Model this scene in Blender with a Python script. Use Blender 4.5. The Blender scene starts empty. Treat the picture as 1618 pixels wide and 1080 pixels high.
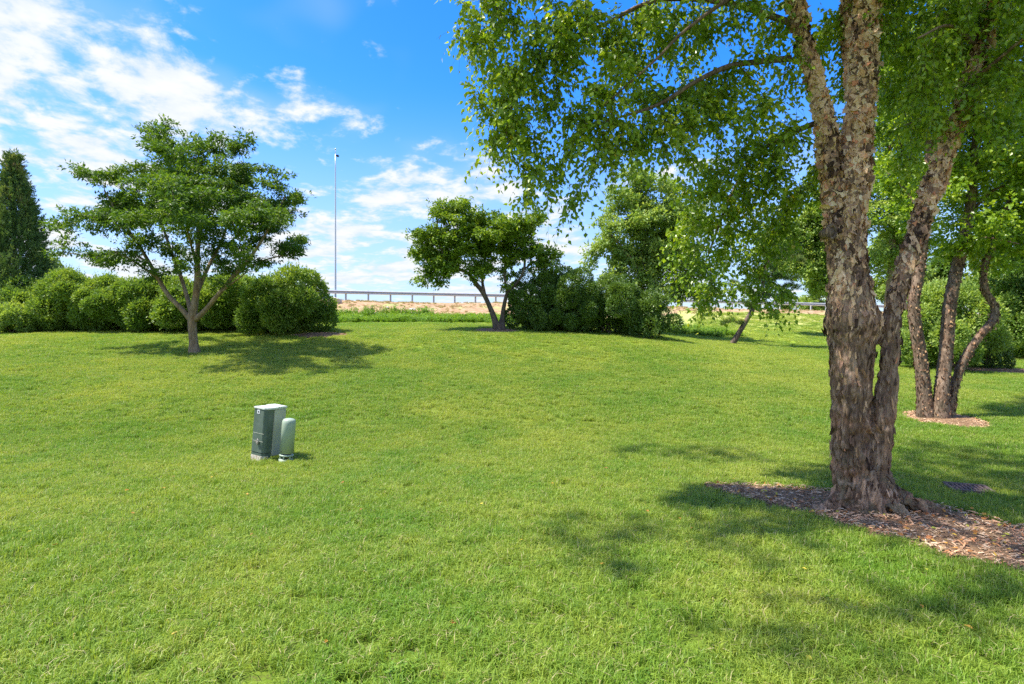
import bpy, math
import numpy as np
from mathutils import Vector, Matrix

# ------------------------------------------------------------------ camera, sky, sun, exposure
sc = bpy.context.scene
C = sc.collection
EYE = 1.6
F = 900.0                       # focal length in photo pixels (photo 1618 px wide)
cam_d = bpy.data.cameras.new('camera'); cam = bpy.data.objects.new('camera', cam_d); C.objects.link(cam)
cam_d.sensor_width = 36.0; cam_d.lens = 36.0 * F / 1618.0
cam_d.clip_start = 0.05; cam_d.clip_end = 6000.0
cam.location = (0, 0, EYE); cam.rotation_euler = (math.radians(90), 0, 0)
sc.camera = cam
SUN_EL = math.radians(62); SUN_AZ = math.radians(-97)       # azimuth measured from +Y towards +X
SUN_DIR = Vector((math.sin(SUN_AZ) * math.cos(SUN_EL), math.cos(SUN_AZ) * math.cos(SUN_EL), math.sin(SUN_EL)))
EXPOSURE = 1.22
SKY_STRENGTH = 0.15
SUN_STRENGTH = 4.2
sc.view_settings.view_transform = 'Standard'; sc.view_settings.look = 'None'
sc.view_settings.exposure = EXPOSURE; sc.view_settings.gamma = 1.0
sc.view_settings.use_curve_mapping = False
sc.render.engine = 'CYCLES'
sc.cycles.max_bounces = 9; sc.cycles.diffuse_bounces = 5; sc.cycles.glossy_bounces = 2
sc.cycles.transmission_bounces = 6; sc.cycles.transparent_max_bounces = 4
sc.cycles.caustics_reflective = False; sc.cycles.caustics_refractive = False
sc.cycles.use_denoising = False
sc.cycles.sample_clamp_indirect = 4.0


class NT:
    """tiny helper round a node tree"""
    def __init__(self, tree):
        self.t = tree; self.n = tree.nodes; self.l = tree.links

    def node(self, typ, ins=None, **kw):
        nd = self.n.new(typ)
        for k, v in kw.items():
            setattr(nd, k, v)
        for k, v in (ins or {}).items():
            s = nd.inputs[k]
            if isinstance(v, bpy.types.NodeSocket):
                self.l.new(v, s)
            else:
                s.default_value = v
        return nd

    def math(self, op, a, b=0.0, c=0.0, clamp=False):
        return self.node('ShaderNodeMath', {0: a, 1: b, 2: c}, operation=op, use_clamp=clamp).outputs[0]

    def vmath(self, op, a, b=(0, 0, 0)):
        nd = self.node('ShaderNodeVectorMath', {0: a, 1: b}, operation=op)
        return nd.outputs[1] if op in ('DOT_PRODUCT', 'LENGTH', 'DISTANCE') else nd.outputs[0]

    def noise(self, vec, scale, detail=3.0, rough=0.55, dist=0.0, dims='3D'):
        nd = self.node('ShaderNodeTexNoise', {'Scale': scale, 'Detail': detail, 'Roughness': rough, 'Distortion': dist}, noise_dimensions=dims)
        if vec is not None:
            self.l.new(vec, nd.inputs['Vector'])
        return nd.outputs['Fac']

    def smooth(self, v, a, b, lo=0.0, hi=1.0):
        return self.node('ShaderNodeMapRange', {'Value': v, 'From Min': a, 'From Max': b, 'To Min': lo, 'To Max': hi},
                         interpolation_type='SMOOTHSTEP', clamp=True).outputs[0]

    def mix(self, f, a, b, blend='MIX'):
        nd = self.node('ShaderNodeMix', data_type='RGBA', blend_type=blend, clamp_factor=True)
        for i, v in ((0, f), (6, a), (7, b)):
            if isinstance(v, bpy.types.NodeSocket):
                self.l.new(v, nd.inputs[i])
            else:
                nd.inputs[i].default_value = v if i == 0 else tuple(v) + ((1.0,) if len(v) == 3 else ())
        return nd.outputs[2]

    def ramp(self, f, stops, interp='LINEAR'):
        nd = self.node('ShaderNodeValToRGB', {0: f})
        cr = nd.color_ramp; cr.interpolation = interp
        while len(cr.elements) < len(stops):
            cr.elements.new(0.5)
        for e, (p, c) in zip(cr.elements, stops):
            e.position = p; e.color = tuple(c) + (1.0,)
        return nd.outputs[0]


world = bpy.data.worlds.new('World'); sc.world = world; world.use_nodes = True
W_ = NT(world.node_tree); W_.n.clear()
sky = W_.node('ShaderNodeTexSky', sky_type='NISHITA', sun_disc=False)
sky.sun_elevation = SUN_EL; sky.sun_rotation = SUN_AZ
sky.altitude = 200.0; sky.air_density = 1.0; sky.dust_density = 0.7; sky.ozone_density = 2.5
tc = W_.node('ShaderNodeTexCoord')
dirv = W_.vmath('NORMALIZE', tc.outputs['Generated'])
sep = W_.node('ShaderNodeSeparateXYZ', {0: dirv})
dx, dy, dz = sep.outputs
zz = W_.math('MAXIMUM', dz, 0.0)
den = W_.math('ADD', zz, 0.10)
cu = W_.math('DIVIDE', dx, den); cv = W_.math('DIVIDE', dy, den)
# cloud streets run away from the viewer and to the left
ca, sa = math.cos(math.radians(28)), math.sin(math.radians(28))
ru = W_.math('ADD', W_.math('MULTIPLY', cu, ca), W_.math('MULTIPLY', cv, sa))
rv = W_.math('SUBTRACT', W_.math('MULTIPLY', cv, ca), W_.math('MULTIPLY', cu, sa))
cvec = W_.node('ShaderNodeCombineXYZ', {0: W_.math('MULTIPLY', ru, 1.0), 1: W_.math('MULTIPLY', rv, 0.80), 2: 3.7}).outputs[0]
n_big = W_.noise(cvec, 2.3, 2.0, 0.5)
n_mid = W_.noise(cvec, 6.5, 7.0, 0.60, 0.2)
n_fine = W_.noise(cvec, 17.0, 5.0, 0.6)
field = W_.math('ADD', W_.math('ADD', W_.math('MULTIPLY', n_big, 0.42), W_.math('MULTIPLY', n_mid, 0.50)), W_.math('MULTIPLY', n_fine, 0.10))
s_ = W_.math('ADD', dz, W_.math('MULTIPLY', dx, 0.42))
cover = W_.smooth(s_, 0.05, 0.46, 0.056, -0.074)
# beyond the part in view (behind the viewer, overhead) extra cloud is added to raise the neutral fill light
else_ = W_.math('MAXIMUM', W_.smooth(dy, 0.25, -0.25), W_.smooth(dz, 0.62, 0.85))
cover = W_.math('ADD', W_.math('MULTIPLY', cover, W_.math('SUBTRACT', 1.0, else_)), W_.math('MULTIPLY', else_, 0.06))
dens = W_.math('ADD', field, cover)
cl = W_.smooth(W_.math('ADD', dens, W_.smooth(dz, 0.22, 0.5, 0.0, -0.030)), 0.50, 0.625)
veil = W_.smooth(W_.math('ADD', n_big, cover), 0.46, 0.74, 0.0, 0.26)
# thin haze near the horizon
hz = W_.smooth(dz, 0.0, 0.42, 0.85, 0.0)
hsv = W_.node('ShaderNodeHueSaturation', {'Hue': 0.503, 'Saturation': 1.42, 'Value': 0.92, 'Fac': 1.0, 'Color': sky.outputs[0]})
skyc = W_.mix(1.0, hsv.outputs[0], (0.80, 0.90, 1.20), 'MULTIPLY')
c1 = W_.mix(hz, skyc, (1.95, 2.4, 2.9))
c2 = W_.mix(veil, c1, (2.1, 2.5, 2.95))
shade = W_.smooth(n_mid, 0.35, 0.75)
cloudc = W_.mix(shade, (2.35, 2.6, 2.9), (3.0, 3.04, 3.1))
c3 = W_.mix(cl, c2, cloudc)
bg = W_.node('ShaderNodeBackground', {'Color': c3, 'Strength': SKY_STRENGTH})
wo = W_.node('ShaderNodeOutputWorld', {'Surface': bg.outputs[0]})

sun_d = bpy.data.lights.new('sun', 'SUN'); sun = bpy.data.objects.new('sun', sun_d); C.objects.link(sun)
sun_d.energy = SUN_STRENGTH; sun_d.angle = math.radians(1.0); sun_d.color = (1.0, 0.94, 0.84)
sun.rotation_euler = SUN_DIR.to_track_quat('Z', 'Y').to_euler()

# ------------------------------------------------------------------ numeric helpers
RS = np.random.RandomState(11)
_T = np.random.RandomState(5).rand(65536)


def vnoise(P, seed=0):
    P = np.asarray(P, float); i = np.floor(P).astype(np.int64); f = P - i; f = f * f * (3 - 2 * f)
    def h(a, b, c):
        return _T[((i[:, 0] + a) * 73856093 ^ (i[:, 1] + b) * 19349663 ^ (i[:, 2] + c) * 83492791 ^ (seed * 2654435)) & 65535]
    x, y, z = f[:, 0], f[:, 1], f[:, 2]
    l = lambda a, b, t: a + (b - a) * t
    return l(l(l(h(0, 0, 0), h(1, 0, 0), x), l(h(0, 1, 0), h(1, 1, 0), x), y),
             l(l(h(0, 0, 1), h(1, 0, 1), x), l(h(0, 1, 1), h(1, 1, 1), x), y), z)


def fbm(P, oct=4, seed=0, gain=0.5):
    P = np.asarray(P, float); s = 0; a = 1.0; t = 0
    for o in range(oct):
        s = s + a * vnoise(P * (2.03 ** o) + 17.3 * o, seed + o); t += a; a *= gain
    return s / t


def fbm2(x, y, sc_, oct=3, seed=0):
    return fbm(np.stack([x * sc_, y * sc_, np.full_like(x, 0.5)], 1), oct, seed)


def norm(v):
    return v / np.maximum(np.linalg.norm(v, axis=-1, keepdims=True), 1e-9)


def px(X, Y, D):
    """the point at depth D metres that the photo shows at pixel X, Y"""
    return np.array([D * (X - 809.0) / F, D, EYE + D * (540.0 - Y) / F])


def mesh_np(name, V, polys, attrs=None, mats=(), smooth=False, matidx=None):
    """polys: list of int arrays (n,k)"""
    me = bpy.data.meshes.new(name)
    V = np.asarray(V, np.float32)
    polys = [np.asarray(p, np.int32) for p in polys if len(p)]
    me.vertices.add(len(V)); me.vertices.foreach_set('co', V.ravel())
    nl = sum(p.size for p in polys); npol = sum(len(p) for p in polys)
    me.loops.add(nl); me.polygons.add(npol)
    me.loops.foreach_set('vertex_index', np.concatenate([p.ravel() for p in polys]))
    starts = []; o = 0
    for p in polys:
        starts.append(o + np.arange(len(p)) * p.shape[1]); o += p.size
    me.polygons.foreach_set('loop_start', np.concatenate(starts).astype(np.int32))
    if matidx is not None:
        me.polygons.foreach_set('material_index', np.asarray(matidx, np.int32))
    me.polygons.foreach_set('use_smooth', np.full(npol, smooth))
    me.update(calc_edges=True)
    for k, a in (attrs or {}).items():
        at = me.attributes.new(k, 'FLOAT', 'POINT'); at.data.foreach_set('value', np.asarray(a, np.float32))
    for m in mats:
        me.materials.append(m)
    return me


def link(name, me, parent=None, loc=None, **props):
    o = bpy.data.objects.new(name, me); C.objects.link(o)
    if parent is not None:
        o.parent = parent
    if loc is not None:
        o.location = loc
    for k, v in props.items():
        o[k] = v
    return o


def thing(name, loc, label, category, group=None, rz=0.0, rot=None):
    o = bpy.data.objects.new(name, None); C.objects.link(o)
    o.location = loc; o.rotation_euler = rot or (0, 0, rz); o.empty_display_size = 0.3
    o['label'] = label; o['category'] = category
    if group:
        o['group'] = group
    return o


class MB:
    """collects vertices and polygons of several shapes"""
    def __init__(self):
        self.V = []; self.P = {}; self.n = 0; self.A = []

    def add(self, V, polys, a=0.0):
        V = np.asarray(V, float)
        for p in polys:
            p = np.asarray(p)
            if len(p):
                self.P.setdefault(p.shape[1], []).append(p + self.n)
        self.V.append(V); self.n += len(V)
        self.A.append(np.broadcast_to(np.asarray(a, float), (len(V),)))

    def mesh(self, name, mats, smooth=False, origin=(0, 0, 0), attr='rnd'):
        V = np.concatenate(self.V) - np.asarray(origin)
        return mesh_np(name, V, [np.concatenate(v) for v in self.P.values()], {attr: np.concatenate(self.A)}, mats, smooth)


def tube(P, R, n=8, cap=True, phase=0.0):
    P = np.asarray(P, float); R = np.asarray(R, float); m = len(P)
    T = norm(np.gradient(P, axis=0))
    ref = np.array([1.0, 0, 0]) if abs(T[0][0]) < 0.8 else np.array([0, 1.0, 0])
    U = np.zeros_like(P); u = norm(ref - T[0] * ref.dot(T[0]))
    for i in range(m):
        u = u - T[i] * u.dot(T[i]); u = u / max(np.linalg.norm(u), 1e-9); U[i] = u
    Wv = np.cross(T, U)
    a = np.arange(n) * 2 * math.pi / n + phase
    V = P[:, None] + R[:, None, None] * (np.cos(a)[None, :, None] * U[:, None] + np.sin(a)[None, :, None] * Wv[:, None])
    V = V.reshape(-1, 3)
    i, j = np.meshgrid(np.arange(m - 1), np.arange(n), indexing='ij'); j2 = (j + 1) % n
    Q = np.stack([i * n + j, i * n + j2, (i + 1) * n + j2, (i + 1) * n + j], -1).reshape(-1, 4)
    if cap:
        V = np.concatenate([V, P[:1], P[-1:]]); b = m * n
        jj = np.arange(n); k = (jj + 1) % n
        T3 = np.concatenate([np.stack([k, jj, np.full(n, b)], 1), np.stack([(m - 1) * n + jj, (m - 1) * n + k, np.full(n, b + 1)], 1)])
        return V, [Q, T3]
    return V, [Q]


def catmull(K, step):
    """resample control rows (any columns; first three are xyz)"""
    K = np.asarray(K, float); out = []
    E = np.concatenate([2 * K[:1] - K[1:2], K, 2 * K[-1:] - K[-2:-1]])
    for i in range(len(K) - 1):
        p0, p1, p2, p3 = E[i:i + 4]
        n = max(1, int(math.ceil(np.linalg.norm(p2[:3] - p1[:3]) / step)))
        for t in np.arange(n) / n:
            out.append(0.5 * (2 * p1 + (p2 - p0) * t + (2 * p0 - 5 * p1 + 4 * p2 - p3) * t * t + (3 * p1 - p0 - 3 * p2 + p3) * t ** 3))
    out.append(K[-1])
    return np.array(out)


def ppath(rows, step=0.1):
    """rows (X, Y, D, width_px) -> resampled (xyz, radius)"""
    return catmull([list(px(a, b, d)) + [w * d / F / 2] for a, b, d, w in rows], step)


def box(cx, cy, cz, sx, sy, sz):
    V = np.array([[x, y, z] for x in (-1, 1) for y in (-1, 1) for z in (-1, 1)]) * (sx / 2, sy / 2, sz / 2) + (cx, cy, cz)
    return V, [np.array([[0, 1, 3, 2], [4, 6, 7, 5], [0, 4, 5, 1], [2, 3, 7, 6], [0, 2, 6, 4], [1, 5, 7, 3]])]


def bevelled(name, parts, mats, parent, bev=0.004, seg=2, smooth=True, loc=None, **props):
    mb = MB()
    for p in parts:
        mb.add(*p)
    me = mb.mesh(name, mats)
    import bmesh
    bm = bmesh.new(); bm.from_mesh(me)
    if bev:
        bmesh.ops.bevel(bm, geom=[e for e in bm.edges if len(e.link_faces) == 2 and e.calc_face_angle(0) > 0.6], offset=bev, segments=seg, affect='EDGES', clamp_overlap=True)
    bm.to_mesh(me); bm.free()
    return link(name, me, parent, loc, **props)


# ------------------------------------------------------------------ materials
def new_mat(name):
    m = bpy.data.materials.new(name); m.use_nodes = True; t = NT(m.node_tree); t.n.clear()
    return m, t


def finish(t, color, rough=0.8, spec=0.3, bump=None, bstr=0.4, bdist=0.02, metal=0.0, transl=None, tcol=None, sheen=0.0):
    ins = {'Base Color': color, 'Roughness': rough, 'Specular IOR Level': spec, 'Metallic': metal}
    p = t.node('ShaderNodeBsdfPrincipled', ins)
    if bump is not None:
        b = t.node('ShaderNodeBump', {'Strength': bstr, 'Distance': bdist, 'Height': bump})
        t.l.new(b.outputs[0], p.inputs['Normal'])
    out = p.outputs[0]
    if transl:
        tr = t.node('ShaderNodeBsdfTranslucent', {'Color': tcol if tcol is not None else color})
        out = t.node('ShaderNodeMixShader', {0: transl, 1: p.outputs[0], 2: tr.outputs[0]}).outputs[0]
    t.node('ShaderNodeOutputMaterial', {'Surface': out})


def attr(t, n='rnd'):
    return t.node('ShaderNodeAttribute', attribute_name=n).outputs['Fac']


def posn(t):
    return t.node('ShaderNodeNewGeometry').outputs['Position']


def leaf_mat(name, stops, transl=0.4, rough=0.5, spec=0.35, warm=(1.25, 1.2, 0.5), nscale=1.2):
    m, t = new_mat(name)
    r = attr(t); nz = t.noise(posn(t), nscale, 2.0)
    f = t.math('ADD', t.math('MULTIPLY', r, 0.7), t.math('MULTIPLY', t.smooth(nz, 0.3, 0.7), 0.3))
    col = t.ramp(f, stops)
    tc_ = t.mix(1.0, col, warm, 'MULTIPLY')
    finish(t, col, rough, spec, transl=transl, tcol=tc_)
    return m


def grass_cols(t, P):
    """patchy lawn colour over the place, shared by blades and soil"""
    big = t.noise(P, 0.16, 3.0, 0.6); mid = t.noise(P, 0.9, 4.0, 0.65); fine = t.noise(P, 5.0, 2.0)
    f = t.math('ADD', t.math('ADD', t.math('MULTIPLY', big, 0.45), t.math('MULTIPLY', mid, 0.40)), t.math('MULTIPLY', fine, 0.15))
    return t.smooth(f, 0.36, 0.64)


M = {}
# lawn blades
m, t = new_mat('grass_blade'); P = posn(t)
f = grass_cols(t, P)
lush = t.mix(f, (0.168, 0.315, 0.028), (0.365, 0.435, 0.062))
r = attr(t)
c = t.mix(t.smooth(r, 0.0, 0.8), t.mix(1.0, lush, (0.70, 0.80, 0.8), 'MULTIPLY'), t.mix(1.0, lush, (1.25, 1.18, 1.3), 'MULTIPLY'))
c = t.mix(t.smooth(r, 0.925, 0.95), c, (0.52, 0.46, 0.22))
finish(t, c, 0.45, 0.35, transl=0.42, tcol=t.mix(1.0, c, (1.25, 1.15, 0.7), 'MULTIPLY'))
M['grass'] = m
# ground
m, t = new_mat('ground_soil'); P = posn(t)
f = grass_cols(t, P)
fine = t.noise(P, 30.0, 3.0, 0.7)
base = t.mix(f, (0.085, 0.15, 0.014), (0.15, 0.20, 0.022))
base = t.mix(t.smooth(fine, 0.45, 0.75), base, (0.085, 0.075, 0.03))
farg = t.mix(f, (0.17, 0.29, 0.022), (0.29, 0.38, 0.04))
farg = t.mix(t.math('MULTIPLY', t.smooth(t.noise(P, 1.6, 4.0, 0.7), 0.5, 0.8), 0.5), farg, (0.26, 0.25, 0.07))
far = attr(t, 'far')
base = t.mix(far, base, farg)
base = t.mix(t.math('MULTIPLY', attr(t, 'dry'), t.smooth(t.noise(P, 0.5, 4.0, 0.7), 0.3, 0.6, 0.35, 0.9)), base, (0.44, 0.40, 0.16))
dn = t.noise(P, 0.8, 5.0, 0.7)
dirt = t.ramp(t.noise(P, 2.2, 6.0, 0.75), [(0.3, (0.20, 0.12, 0.065)), (0.5, (0.36, 0.23, 0.13)), (0.72, (0.50, 0.38, 0.24))])
dirt = t.mix(t.smooth(t.noise(P, 0.55, 4.0, 0.65), 0.53, 0.66), dirt, (0.33, 0.34, 0.13))
dd = attr(t, 'dirt')
dmask = t.smooth(t.math('ADD', dd, t.math('MULTIPLY', t.math('SUBTRACT', dn, 0.5), 0.9)), 0.42, 0.58)
col = t.mix(dmask, base, dirt)
finish(t, col, 0.95, 0.1, bump=t.noise(P, 12.0, 4.0, 0.7), bstr=0.5, bdist=0.04)
M['ground'] = m
# mulch
m, t = new_mat('mulch_soil'); P = posn(t)
col = t.ramp(t.noise(P, 14.0, 5.0, 0.75), [(0.3, (0.10, 0.055, 0.03)), (0.55, (0.23, 0.145, 0.08)), (0.75, (0.36, 0.24, 0.145))])
finish(t, col, 0.95, 0.1, bump=t.noise(P, 40.0, 4.0, 0.7), bstr=0.8, bdist=0.02)
M['mulch'] = m
m, t = new_mat('wood_chip')
col = t.ramp(attr(t), [(0.0, (0.13, 0.068, 0.036)), (0.3, (0.31, 0.185, 0.105)), (0.55, (0.50, 0.35, 0.22)), (0.75, (0.64, 0.49, 0.34)), (0.86, (0.52, 0.20, 0.08)), (1.0, (0.82, 0.56, 0.33))])
finish(t, col, 0.9, 0.15)
M['chip'] = m
m, t = new_mat('dead_leaf')
col = t.ramp(attr(t), [(0.0, (0.30, 0.10, 0.03)), (0.4, (0.55, 0.26, 0.05)), (0.7, (0.62, 0.48, 0.06)), (1.0, (0.35, 0.42, 0.05))])
finish(t, col, 0.6, 0.3, transl=0.25)
M['dead_leaf'] = m
# leaves
M['birch_leaf'] = leaf_mat('birch_leaf', [(0.0, (0.118, 0.215, 0.017)), (0.45, (0.220, 0.351, 0.023)), (0.85, (0.396, 0.487, 0.034)), (0.955, (0.559, 0.567, 0.051)), (1.0, (1.232, 0.815, 0.060))], 0.46, 0.36, 0.6)
M['maple_leaf'] = leaf_mat('fine_leaf', [(0.0, (0.054, 0.119, 0.016)), (0.5, (0.098, 0.189, 0.021)), (1.0, (0.196, 0.286, 0.032))], 0.38, 0.5, 0.4)
M['apple_leaf'] = leaf_mat('olive_leaf', [(0.0, (0.077, 0.161, 0.020)), (0.5, (0.171, 0.275, 0.023)), (1.0, (0.342, 0.443, 0.035))], 0.36, 0.45, 0.4)
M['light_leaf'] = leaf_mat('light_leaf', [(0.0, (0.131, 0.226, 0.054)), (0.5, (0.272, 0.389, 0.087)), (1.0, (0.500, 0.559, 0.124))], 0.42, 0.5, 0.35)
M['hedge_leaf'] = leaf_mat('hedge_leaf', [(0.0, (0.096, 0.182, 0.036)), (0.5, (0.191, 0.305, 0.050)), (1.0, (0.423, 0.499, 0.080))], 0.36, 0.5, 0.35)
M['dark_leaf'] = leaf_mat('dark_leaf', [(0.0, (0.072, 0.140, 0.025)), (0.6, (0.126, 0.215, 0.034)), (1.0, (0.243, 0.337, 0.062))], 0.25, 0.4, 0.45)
M['conifer_leaf'] = leaf_mat('conifer_leaf', [(0.0, (0.059, 0.118, 0.046)), (0.55, (0.125, 0.209, 0.064)), (0.9, (0.252, 0.300, 0.098)), (1.0, (0.335, 0.200, 0.129))], 0.25, 0.6, 0.25)
M['pine_leaf'] = leaf_mat('pine_needle', [(0.0, (0.06, 0.12, 0.04)), (0.6, (0.13, 0.20, 0.04)), (1.0, (0.30, 0.27, 0.05))], 0.3, 0.5, 0.3)
M['weed_leaf'] = leaf_mat('weed_leaf', [(0.0, (0.084, 0.182, 0.020)), (0.5, (0.168, 0.312, 0.030)), (1.0, (0.322, 0.442, 0.050))], 0.4, 0.5, 0.35)
M['dry_grass'] = leaf_mat('dry_grass', [(0.0, (0.30, 0.20, 0.10)), (0.5, (0.42, 0.34, 0.17)), (1.0, (0.28, 0.33, 0.09))], 0.3, 0.7, 0.2)


def bark_mat(name, dark, mid, light, vs=1.0, bd=0.03, moss=0.0):
    m, t = new_mat(name); P = posn(t)
    mp = t.node('ShaderNodeMapping', {'Vector': P, 'Scale': (1.0, 1.0, 0.28)})
    v = mp.outputs[0]
    a = t.noise(v, 26.0 * vs, 5.0, 0.7, 0.6)
    b = t.noise(v, 9.0 * vs, 3.0, 0.6)
    cc = t.noise(P, 3.0, 4.0, 0.65)
    col = t.ramp(t.math('ADD', t.math('MULTIPLY', a, 0.6), t.math('MULTIPLY', b, 0.4)), [(0.36, dark), (0.5, mid), (0.64, light)])
    col = t.mix(t.smooth(cc, 0.5, 0.7, 0, 0.5), col, t.mix(1.0, col, (1.25, 0.92, 0.72), 'MULTIPLY'))
    if moss:
        z = t.node('ShaderNodeSeparateXYZ', {0: P}).outputs[2]
        mm = t.math('MULTIPLY', t.smooth(z, 0.9, 0.0), t.smooth(t.noise(P, 7.0, 3.0), 0.42, 0.62))
        col = t.mix(t.math('MULTIPLY', mm, moss), col, (0.15, 0.155, 0.09))
    finish(t, col, 0.9, 0.15, bump=a, bstr=0.9, bdist=bd)
    return m


M['bark'] = bark_mat('birch_bark', (0.055, 0.030, 0.018), (0.255, 0.160, 0.10), (0.56, 0.38, 0.25), 1.0, 0.025, 0.55)
M['bark_clump'] = bark_mat('brown_birch_bark', (0.055, 0.036, 0.025), (0.18, 0.125, 0.088), (0.36, 0.26, 0.185), 1.0, 0.025, 0.3)
M['bark_grey'] = bark_mat('grey_bark', (0.125, 0.085, 0.05), (0.26, 0.185, 0.115), (0.42, 0.31, 0.20), 0.8, 0.02)
M['bark_dark'] = bark_mat('dark_bark', (0.045, 0.035, 0.028), (0.12, 0.092, 0.07), (0.22, 0.17, 0.13), 0.8, 0.02)
m, t = new_mat('peeling_bark')
P = posn(t); r = attr(t)
col = t.ramp(r, [(0.0, (0.05, 0.026, 0.015)), (0.22, (0.20, 0.115, 0.07)), (0.42, (0.46, 0.265, 0.165)), (0.58, (0.70, 0.43, 0.23)), (0.74, (0.84, 0.57, 0.33)), (0.90, (0.90, 0.71, 0.47)), (1.0, (0.72, 0.27, 0.13))])
col = t.mix(t.smooth(t.noise(P, 45.0, 4.0, 0.7), 0.4, 0.75, 0.0, 0.6), col, t.mix(1.0, col, (0.50, 0.37, 0.29), 'MULTIPLY'))
finish(t, col, 0.75, 0.25, bump=t.noise(P, 90.0, 3.0), bstr=0.4, bdist=0.004, transl=0.12)
M['peel'] = m


def paint(name, colr, rough=0.45, metal=0.0, spec=0.4, dirt=0.25, dcol=(0.5, 0.5, 0.42), sc_=9.0):
    m, t = new_mat(name); P = posn(t)
    n = t.noise(P, sc_, 5.0, 0.7)
    col = t.mix(t.smooth(n, 0.4, 0.8, 0.0, dirt), colr, dcol)
    finish(t, col, t.smooth(n, 0.3, 0.7, rough - 0.1, rough + 0.15), spec, metal=metal, bump=n, bstr=0.05, bdist=0.01)
    return m


M['ped_green'] = paint('cabinet_green_paint', (0.085, 0.120, 0.095), 0.40, dirt=0.4, dcol=(0.19, 0.22, 0.17))
M['ped_side'] = paint('cabinet_faded_paint', (0.40, 0.41, 0.33), 0.42, dirt=0.5, dcol=(0.46, 0.48, 0.43))
M['ped_top'] = paint('cabinet_lid_paint', (0.52, 0.57, 0.50), 0.5, dirt=0.6, dcol=(0.66, 0.62, 0.52), sc_=14)
M['ped_dome'] = paint('canister_green_plastic', (0.33, 0.40, 0.30), 0.32, dirt=0.2, dcol=(0.32, 0.42, 0.35))
M['black'] = paint('black_gap', (0.01, 0.011, 0.01), 0.7)
M['white_sticker'] = paint('white_sticker', (0.78, 0.78, 0.76), 0.5, dirt=0.1)
M['lock_metal'] = paint('lock_metal', (0.45, 0.42, 0.38), 0.4, metal=0.6, dirt=0.6, dcol=(0.25, 0.13, 0.07), sc_=60)
m, t = new_mat('peeled_base'); P = posn(t)
n = t.noise(P, 38.0, 5.0, 0.75)
col = t.ramp(n, [(0.35, (0.30, 0.15, 0.09)), (0.5, (0.55, 0.50, 0.40)), (0.65, (0.66, 0.62, 0.52))])
finish(t, col, 0.8, 0.2); M['peeled_base'] = m
M['galv'] = paint('galvanised_steel', (0.52, 0.54, 0.56), 0.42, metal=0.35, dirt=0.3, dcol=(0.36, 0.37, 0.38), sc_=3)
M['rust_iron'] = paint('weathered_iron', (0.13, 0.095, 0.085), 0.85, spec=0.1, dirt=0.6, dcol=(0.24, 0.17, 0.15), sc_=20)
M['concrete'] = paint('old_concrete', (0.42, 0.38, 0.32), 0.9, dirt=0.6, dcol=(0.28, 0.24, 0.19), sc_=4)
M['stone'] = paint('pale_stone', (0.50, 0.45, 0.40), 0.9, dirt=0.5, dcol=(0.36, 0.28, 0.2), sc_=6)
m, t = new_mat('asphalt'); P = posn(t)
finish(t, t.mix(t.noise(P, 30.0, 3.0), (0.04, 0.04, 0.042), (0.075, 0.074, 0.07)), 0.9, 0.2, bump=t.noise(P, 80.0), bstr=0.3, bdist=0.01)
M['asphalt'] = m

# ------------------------------------------------------------------ terrain
RAIL_A = px(532, 475, 49.5); RAIL_B = px(1300, 492, 61.0)
_rs = (RAIL_B[1] - RAIL_A[1]) / (RAIL_B[0] - RAIL_A[0])


def rail_y(x):
    return RAIL_A[1] + (np.asarray(x) - RAIL_A[0]) * _rs


ctrl = []
for yy in (-60, -30, -15, -6, 0, 3, 6):
    for xx in (-60, -30, -14, -7, -3, 0, 3, 7, 14, 30, 60):
        if xx * xx > 100 or yy < 7:
            ctrl.append((xx, yy, 0.0))
_az = [-250, 0, 308, 530, 800, 1000, 1160, 1300, 1500, 1700]
_tab = {8.5: [.10, .06, .03, .02, .02, .02, .02, .03, .06, .08],
        12: [.55, .50, .48, .46, .42, .36, .32, .30, .30, .30],
        17: [1.15, 1.12, 1.10, 1.08, 1.0, .92, .80, .68, .58, .52],
        22: [1.80, 1.82, 1.82, 1.85, 1.83, 1.64, 1.22, 1.0, .85, .72],
        26: [2.1, 2.1, 2.22, 2.28, 2.28, 2.0, 1.50, 1.30, 1.10, 1.0],
        33: [2.5, 2.5, 2.7, 2.88, 2.84, 2.5, 2.10, 1.95, 1.7, 1.5],
        40: [3.6, 3.6, 3.6, 3.62, 3.55, 3.3, 2.95, 2.75, 2.5, 2.3]}
for D, row in _tab.items():
    for a, z in zip(_az, row):
        ctrl.append(((a - 809) / F * D, D, z))
for xx in (-60, -40, -25, -15.4, 0, 15, 33, 50, 70):
    zr = 5.18 - max(0, xx) * 0.0095
    ctrl.append((xx, float(rail_y(xx)) - 1.0, zr)); ctrl.append((xx, float(rail_y(xx)) + 8, zr + 0.05)); ctrl.append((xx, float(rail_y(xx)) + 20, zr - 0.2))
for xx in (-90, -45, 0, 45, 90):
    ctrl.append((xx, 115, 4.2)); ctrl.append((xx, 170, 4.0))
for yy in (10, 20, 30):
    ctrl.append((-40, yy, 0.12 * max(0, yy - 8))); ctrl.append((48, yy, 0.06 * max(0, yy - 8)))
ctrl = np.array(ctrl)


def _tps_k(r2):
    return 0.5 * r2 * np.log(np.maximum(r2, 1e-9))


_n = len(ctrl); _S = 20.0
_Q = ctrl[:, :2] / _S
_K = _tps_k(((_Q[:, None] - _Q[None]) ** 2).sum(-1)) + np.eye(_n) * 0.0015
_Pm = np.concatenate([np.ones((_n, 1)), _Q], 1)
_A = np.zeros((_n + 3, _n + 3)); _A[:_n, :_n] = _K; _A[:_n, _n:] = _Pm; _A[_n:, :_n] = _Pm.T
_w = np.linalg.solve(_A, np.concatenate([ctrl[:, 2], np.zeros(3)]))


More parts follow.
